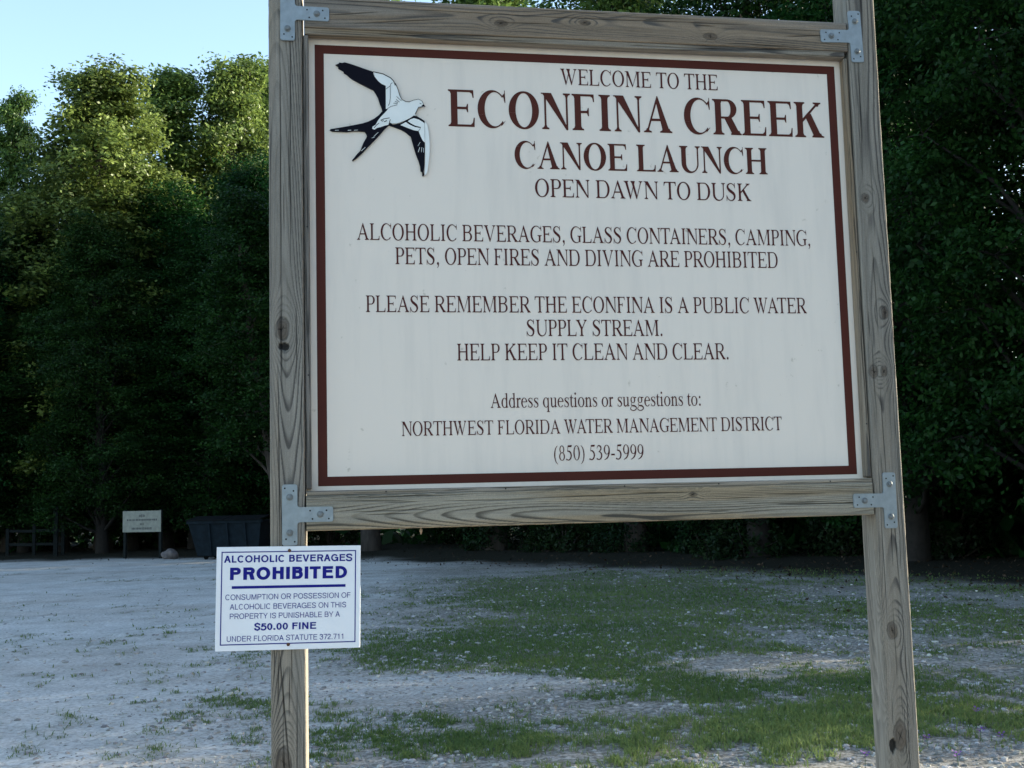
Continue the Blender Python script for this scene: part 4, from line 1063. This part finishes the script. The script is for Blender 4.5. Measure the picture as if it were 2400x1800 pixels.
t_ = (1+5**.5)/2
ico = np.array([(-1, t_, 0), (1, t_, 0), (-1, -t_, 0), (1, -t_, 0), (0, -1, t_), (0, 1, t_), (0, -1, -t_), (0, 1, -t_), (t_, 0, -1), (t_, 0, 1), (-t_, 0, -1), (-t_, 0, 1)])/math.hypot(1, t_)
icof = np.array([(0, 11, 5), (0, 5, 1), (0, 1, 7), (0, 7, 10), (0, 10, 11), (1, 5, 9), (5, 11, 4), (11, 10, 2), (10, 7, 6), (7, 1, 8), (3, 9, 4), (3, 4, 2), (3, 2, 6), (3, 6, 8), (3, 8, 9), (4, 9, 5), (2, 4, 11), (6, 2, 10), (8, 6, 7), (9, 8, 1)])
X, Y, Dd = screen_uniform(60000, 5.4, 26)
g = grassiness(X, Y); gg = np.clip(fbm(X*1.1, Y*.9, 5, 5, .6), 0, 1)
side = sstep(-2.2, .3, X-.05*(Y-5))
keep = rs.rand(len(X)) < (.10+.80*side*sstep(.0, .25, g+.12)*sstep(1.7, .5, g))*sstep(.25, .55, fbm(X*1.7, Y*1.7, 15, 3))*(edge_dist(X, Y) < -1.2)
X, Y, Dd = X[keep], Y[keep], Dd[keep]; n = len(X)
rad_ = (.005+.018*rs.rand(n)**2.6)*(1+.25*(Dd > 12))
P = ico[None]*rad_[:, None, None]*(1+.35*(rs.rand(n, 12, 1)-.5))*np.stack([.8+.7*rs.rand(n), .8+.7*rs.rand(n), .45+.4*rs.rand(n)], -1)[:, None]
a_ = rs.rand(n)*6.28; ca, sa = np.cos(a_)[:, None], np.sin(a_)[:, None]
P = np.stack([P[..., 0]*ca-P[..., 1]*sa+X[:, None], P[..., 0]*sa+P[..., 1]*ca+Y[:, None], P[..., 2]+(ground_z(X, Y)+rad_*.12)[:, None]], -1)
shade = .17+.34*rs.rand(n)**1.6; tintc = np.stack([shade, shade*(.93+.06*rs.rand(n)), shade*(.82+.14*rs.rand(n))], -1)
me = mesh_np("pebbles", P.reshape(-1, 3), (icof[None]+(np.arange(n)*12)[:, None, None]).reshape(-1, 3)); set_col(me, "Col", np.repeat(tintc, 12, 0))
tag(link("pebbles", me, M['pebble']), "pale limestone chips scattered over the ground", kind='stuff')

X, Y, Dd = screen_uniform(90000, 8, 60)
ed = edge_dist(X, Y); keep = (rs.rand(len(X)) < np.where(ed > -1.5, .3, .02*sstep(-8, -1, ed)+.0)*(ed > -7)) & (ed < 9)
X, Y = X[keep], Y[keep]; n = len(X); sz = .02+.035*rs.rand(n)
a_ = rs.rand(n)*6.28; ux = np.stack([np.cos(a_), np.sin(a_), .5*rs.randn(n)], -1); uy = np.stack([-np.sin(a_), np.cos(a_), .5*rs.randn(n)], -1)
c0 = np.stack([X, Y, ground_z(X, Y)+.012+.01*rs.rand(n)], -1)
V = np.stack([c0-ux*sz[:, None], c0-uy*sz[:, None]*.45, c0+ux*sz[:, None], c0+uy*sz[:, None]*.45], 1).reshape(-1, 3)
me = mesh_np("dry_leaves", V, np.arange(n*4).reshape(n, 4)); tone = (.5+rs.rand(n))[:, None]
set_col(me, "Col", np.repeat(np.array([[.045, .030, .018]])*tone, 4, 0))
tag(link("dry_leaves", me, M['litter']), "brown fallen leaves along the edge of the wood", kind='stuff')

def flower(x, y, h):
    f = tag(empty("wild_flower", (x, y, gz(x, y)), x*7), "tiny purple wild flower on a thin stem in the near sand by the right post", "flower", "purple flowers near the right post")
    bm = bmesh.new(); bar(bm, (0, 0, -.01), (.006, .004, h), .003); bm_obj("stem", bm, M['stem'], f)
    bm = bmesh.new()
    for k in range(9):
        a_ = k*2.4; rr_ = .005+.010*(k/9)
        c_ = Vector((.006+rr_*math.cos(a_), .004+rr_*math.sin(a_), h-.022+.0035*k))
        d_ = Vector((math.cos(a_), math.sin(a_), .5))*.018; e_ = Vector((-math.sin(a_), math.cos(a_), .2))*.008
        bm.faces.new([bm.verts.new(c_), bm.verts.new(c_+d_*.6+e_), bm.verts.new(c_+d_), bm.verts.new(c_+d_*.6-e_)])
    bm_obj("petals", bm, M['purple'], f)
for (x, y, h) in [(3.30, 3.46, .09), (3.36, 3.40, .08), (4.63, 4.44, .10), (4.34, 3.94, .08), (4.40, 3.82, .07), (3.93, 3.86, .07), (3.84, 3.36, .08)]: flower(x, y, h)

# ------------------------------------------------------------------ trees
def tube(rings, pts, rads, sides=8):
    """append a tapered tube to (V,F) lists"""
    V, F = rings; P = np.array(pts, float); m = len(P)
    tg = np.gradient(P, axis=0); tg /= np.linalg.norm(tg, axis=1)[:, None]+1e-9
    ref = np.array([.31, .95, .05]); base = sum(len(v) for v in V)
    a_ = np.arange(sides)*2*math.pi/sides; rows = []
    for i in range(m):
        u = np.cross(tg[i], ref); u /= np.linalg.norm(u); w = np.cross(tg[i], u)
        rows.append(P[i]+rads[i]*(np.cos(a_)[:, None]*u+np.sin(a_)[:, None]*w))
    V.append(np.vstack(rows)); idx = base+np.arange(m*sides).reshape(m, sides)
    F.append(np.stack([idx[:-1], np.roll(idx[:-1], -1, 1), np.roll(idx[1:], -1, 1), idx[1:]], -1).reshape(-1, 4))

def leaf_cloud(rg, cen, outw, nl, spread, lsize, droop=.0):
    """nl leaves round each clump centre: small rhombs, mostly level, tilted outwards"""
    nC = len(cen); n = nC*nl
    c = np.repeat(cen, nl, 0)+rg.randn(n, 3)*np.array([1, 1, .55])*spread
    o = np.repeat(outw, nl, 0)
    nrm = np.array([0, 0, .75])+.55*o+.65*rg.randn(n, 3); nrm /= np.linalg.norm(nrm, axis=1)[:, None]
    d = rg.randn(n, 3)+.6*o-np.array([0, 0, droop]); d -= nrm*(d*nrm).sum(1)[:, None]; d /= np.linalg.norm(d, axis=1)[:, None]+1e-9
    s = np.cross(nrm, d); L = lsize*(.65+.7*rg.rand(n))[:, None]; W_ = L*(.20+.14*rg.rand(n))[:, None]
    V = np.stack([c-d*L*.5, c+s*W_, c+d*L*.5, c-s*W_], 1).reshape(-1, 3)
    cl = np.repeat(rg.rand(nC), nl)
    tint = np.stack([np.clip(.8*cl**1.3+.32*rg.rand(n), 0, 1), np.clip(.2+.35*np.repeat(rg.rand(nC), nl)+.45*rg.rand(n), 0, 1), np.zeros(n)], -1)
    return V, np.repeat(tint, 4, 0)

def tree_meshes(seed, H, Rr, base, nblob, nclump, nleaf, lsize, spread=.26, lean=0.0, topfrac=.55, trunk_r=.22, brf=1.0):
    rg = np.random.RandomState(seed); VV, TT = [], []
    ring = ([], [])
    zz = np.linspace(-.3, H*.86, 9); wob = np.cumsum(rg.randn(9, 2)*.12, 0)
    trunk = np.stack([wob[:, 0]+lean*zz, wob[:, 1], zz], -1); tr = trunk_r*(1-zz.clip(0)/H)**.8+.03; tr[0] *= 1.35
    tube(ring, trunk, tr, 10)
    for k in range(nblob):
        f = (k+.5*rg.rand())/nblob; z = base+(H*.96-base)*f
        env = math.sin(math.pi*min(1, (.16+.84*f)**.85))**.75 if f > topfrac else .75+.25*f/topfrac
        env = max(env, .22); ang = k*2.4+rg.rand()*.9
        dist = Rr*env*(.35+.42*rg.rand()) if f < .93 else .15*Rr
        br = Rr*(.30+.16*rg.rand())*(1 if f < .8 else .8)*brf
        tx = np.interp(z*.8, zz, trunk[:, 0]); ty = np.interp(z*.8, zz, trunk[:, 1])
        bc = np.array([tx+dist*math.cos(ang), ty+dist*math.sin(ang), z])
        z0 = max(base*.6, z-dist*.9-.8); st = np.array([np.interp(z0, zz, trunk[:, 0]), np.interp(z0, zz, trunk[:, 1]), z0])
        mid = (st+bc)/2+rg.randn(3)*.2; rb = .35*np.interp(z0, zz, tr)
        tube(ring, [st, mid, bc], [rb, rb*.65, rb*.25], 6)
        dr = rg.randn(nclump, 3); dr /= np.linalg.norm(dr, axis=1)[:, None]
        q = .35+.75*rg.rand(nclump)**.6
        # tufts stick out unevenly, so that the outline is ragged
        q = q*(.65+.8*noise2(dr[:, 0]*2.5+k, dr[:, 1]*2.5+dr[:, 2]*2, seed))
        cen = bc+dr*br*q[:, None]*np.array([1, 1, .8])
        V, T = leaf_cloud(rg, cen, dr, nleaf, spread, lsize); VV.append(V); TT.append(T)
        for j in range(0, nclump, 9): tube(ring, [bc, (bc+cen[j])/2+rg.randn(3)*.06, cen[j]], [rb*.22, rb*.14, .008], 4)
    V = np.vstack(VV); n = len(V)//4
    cm = mesh_np("crown", V, np.arange(n*4).reshape(n, 4)); set_col(cm, "tint", np.vstack(TT))
    tm = mesh_np("trunk", np.vstack(ring[0]), np.vstack(ring[1]), smooth=True)
    return tm, cm

VAR = {
 'tall':  (tree_meshes(101, 20, 3.4, 3.0, 50, 32, 58, .16, spread=.24, brf=.72), M['leaf'], M['bark']),
 'tall2': (tree_meshes(102, 20, 3.1, 3.0, 48, 32, 58, .16, spread=.24, brf=.72), M['leaf'], M['bark']),
 'slim':  (tree_meshes(103, 18, 2.2, 3.0, 40, 28, 54, .15, spread=.22, topfrac=.3, brf=.78), M['leaf'], M['bark']),
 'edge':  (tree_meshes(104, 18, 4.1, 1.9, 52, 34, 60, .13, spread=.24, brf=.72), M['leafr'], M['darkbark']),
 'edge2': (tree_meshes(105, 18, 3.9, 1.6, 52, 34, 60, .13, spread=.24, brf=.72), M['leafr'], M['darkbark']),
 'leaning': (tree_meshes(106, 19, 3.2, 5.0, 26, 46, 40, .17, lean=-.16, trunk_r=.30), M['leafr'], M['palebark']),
}
def tree(kind, x, y, H, rz, label, group, wide=1.0):
    (tm, cm), lm, bk = VAR[kind]; H0 = dict(tall=20, tall2=20, slim=18, edge=18, edge2=18, leaning=19)[kind]
    t = tag(empty("broadleaf_tree", (x, y, gz(x, y)), rz), label, "tree", group)
    s = H/H0; t.scale = (wide*s**.5, wide*s**.5, s)
    for nm, me_, mt in (("trunk", tm, bk), ("crown", cm, lm)):
        o = bpy.data.objects.new(nm, me_); C.objects.link(o); o.parent = t
        if not me_.materials: me_.materials.append(mt)
    return t
GF, GB, GR = "trees along the edge of the clearing", "trees deeper in the wood", "trees beyond the right edge of the clearing"
front = [
 ('slim', -12.4, 48.0, 20.3, .3, "slim tree at the far left with a lower pointed top", .8),
 ('tall', -8.5, 46.0, 20.8, 1.1, "broad tall tree with a wide sunlit top, left of the notch in the treeline", 1.35),
 ('slim', -6.2, 51.0, 22.8, 2.0, "narrow sunlit tree between the broad left tree and the tallest peak", 1.35),
 ('tall2', -4.2, 51.0, 23.4, .7, "tallest sunlit tree peak, just left of the left sign post", 1.15),
 ('slim', -2.1, 54.0, 24.4, 4.0, "sunlit tree top touching the left sign post against the sky", 1.3),
 ('leaning', -.9, 38.5, 13.0, 0.2, "leaning pale-trunked tree beside the dumpster, half hidden by the left post", 1.0),
 ('edge', -14.2, 44.5, 15.5, 2.2, "bushy dark tree cut by the left picture border", .95),
 ('edge2', -11.2, 51.0, 19.0, 5.0, "dark tree filling the low notch in the treeline behind the fence", 1.1),
 ('edge', -11.6, 46.6, 13.5, 2.9, "low dense dark tree right behind the rail fence", 1.0),
 ('edge2', -7.9, 43.2, 13.2, .9, "low dense dark tree right behind the small board sign", 1.0),
 ('edge2', -9.9, 45.6, 11.2, 3.4, "shorter dark tree between the fence and the small board sign", 1.2),
 ('edge', -5.9, 46.0, 15.2, 1.5, "dark round-topped tree behind the gap between board sign and dumpster", 1.2),
 ('edge2', -2.1, 44.5, 16.0, 2.6, "tall dark tree behind the dumpster, against the left sign post", 1.1),
 ('edge2', -15.5, 47.5, 13.0, 0.6, "dark tree at the far left end of the treeline, mostly out of the picture", 1.2),
 ('edge', -4.0, 43.6, 12.6, 4.1, "low dense dark tree right behind the dumpster", 1.0),
 ('tall2', 2.3, 37.0, 21.8, 2.9, "tall tree showing above the left half of the top rail", 1.1),
 ('tall', 5.9, 34.2, 21.5, 4.4, "tall tree showing above the middle of the top rail", 1.15),
 ('tall2', 9.0, 29.4, 20.5, 5.3, "tall tree showing above the right half of the top rail", 1.15),
 ('edge', 11.2, 24.6, 19.0, .2, "dark leafy tree behind the right sign post", 1.0),
 ('edge2', 13.2, 20.8, 18.5, 1.9, "dark leafy tree just right of the right sign post", 1.0),
 ('edge', 14.4, 16.4, 18.0, 3.6, "nearest dark tree with low drooping branches at the right border", .98),
]
for (k, x, y, H, rz, lab, w) in front: tree(k, x, y, H, rz, lab, GF, w)
for i, (k, x, y, H) in enumerate([('tall', -9.2, 55, 19), ('tall2', -4.8, 57, 20), ('tall', -17.5, 52, 17), ('tall2', -13, 56, 16), ('edge', -7.5, 55, 15), ('edge2', -2.0, 45.5, 13.5), ('edge', .6, 50, 14), ('tall', 5.5, 42.5, 18),
                    ('tall2', 9.6, 38.5, 18), ('tall', 13, 33, 18), ('edge2', 15.6, 27.2, 18), ('edge', 17.4, 22, 18), ('tall', 19, 30, 19), ('edge2', 18.6, 17.2, 18), ('edge', -4.6, 44.8, 12.5), ('edge2', -7.2, 46.0, 12)]):
    tree(k, x, y, H, i*1.7, "shaded tree deeper in the wood, mostly hidden behind the trees of the edge", GB, 1.1)
for i, (k, x, y, H) in enumerate([('edge', 16.2, 7.7, 17), ('edge2', 15.5, -3.2, 17), ('edge', 17, -9, 17), ('edge2', 18, -15, 17), ('edge', 19, -21, 17), ('edge2', 24, -6, 17), ('edge2', 20.5, 12.6, 17), ('edge', 25, 13.8, 17), ('edge2', 30, 15.5, 18), ('edge2', 22.5, 17.5, 18)]):  # the row in front of the sign plane is added to shade the foreground
    tree(k, x, y, H, i*2.3+1, "shade tree beyond the right border that keeps the lot in shadow", GR, 1.0)

def shrub_mesh(seed, Hh, n):
    rg = np.random.RandomState(seed); dr = rg.randn(n, 3); dr /= np.linalg.norm(dr, axis=1)[:, None]; dr[:, 2] = np.abs(dr[:, 2])
    cen = dr*np.array([1.25, 1.0, Hh])*(.35+.7*rg.rand(n)**.6)[:, None]
    V, T = leaf_cloud(rg, cen, dr, 34, .16, .13); k = len(V)//4
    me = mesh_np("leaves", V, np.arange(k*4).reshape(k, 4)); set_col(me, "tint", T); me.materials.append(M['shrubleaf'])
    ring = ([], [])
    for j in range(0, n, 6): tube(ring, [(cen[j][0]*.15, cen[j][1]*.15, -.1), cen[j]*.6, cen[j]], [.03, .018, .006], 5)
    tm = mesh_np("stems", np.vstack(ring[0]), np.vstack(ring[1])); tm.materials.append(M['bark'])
    return me, tm
SH = [shrub_mesh(201, 1.7, 80), shrub_mesh(202, 2.5, 100), shrub_mesh(203, 1.1, 60)]
rg = np.random.RandomState(12)
seglen = np.hypot(*np.diff(EDGE_LINE, axis=0).T); cum = np.concatenate([[0], np.cumsum(seglen)])
s_ = cum[1]-8; i = 0
while s_ < cum[-2]+1:
    j = min(np.searchsorted(cum, s_)-1, len(seglen)-1); t = (s_-cum[j])/seglen[j]
    p = EDGE_LINE[j]*(1-t)+EDGE_LINE[j+1]*t; nrm = np.array([-(EDGE_LINE[j+1]-EDGE_LINE[j])[1], (EDGE_LINE[j+1]-EDGE_LINE[j])[0]])/seglen[j]
    p = p+nrm*((3.2 if p[0] > 2 else 7.2)+2.5*rg.rand())
    lm_, tm_ = SH[i % 3]
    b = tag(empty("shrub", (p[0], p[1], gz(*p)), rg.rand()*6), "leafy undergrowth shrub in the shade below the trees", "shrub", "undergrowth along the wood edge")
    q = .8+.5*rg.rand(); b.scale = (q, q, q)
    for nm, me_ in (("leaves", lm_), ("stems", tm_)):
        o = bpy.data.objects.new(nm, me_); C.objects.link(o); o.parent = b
    s_ += 1.9+1.2*rg.rand(); i += 1

# the wood behind, one leafy mass
rg = np.random.RandomState(33); n = 170000
X = -75+150*rg.rand(n); Y = 5+85*rg.rand(n); ed = edge_dist(X, Y)
k = (ed > 12) & (ed < 27) & (X < 60); X, Y, ed = X[k], Y[k], ed[k]; n = len(X)
top = 11+4*fbm(X*.18, Y*.18, 6, 3)-1.5*sstep(8, 14, X)
Zw = top*rg.rand(n)**.75
X2 = -60+110*rg.rand(90000); Y2 = 5+75*rg.rand(90000); e2 = edge_dist(X2, Y2); k = (e2 > 6.5) & (e2 < 20) & (X2 < 45)
X = np.concatenate([X, X2[k]]); Y = np.concatenate([Y, Y2[k]]); Zw = np.concatenate([Zw, 3.2*rg.rand(k.sum())])
X2 = 10+32*rg.rand(60000); Y2 = 9+40*rg.rand(60000); k = edge_dist(X2, Y2) > 4.5
X = np.concatenate([X, X2[k]]); Y = np.concatenate([Y, Y2[k]]); Zw = np.concatenate([Zw, 4.5*rg.rand(k.sum())]); n = len(X)
cen = np.stack([X, Y, Zw], -1); V, T = leaf_cloud(rg, cen, np.tile([[0, -.6, .2]], (n, 1)), 1, .3, .62)
m_ = len(V)//4; me = mesh_np("woods", V, np.arange(m_*4).reshape(m_, 4)); set_col(me, "tint", T)
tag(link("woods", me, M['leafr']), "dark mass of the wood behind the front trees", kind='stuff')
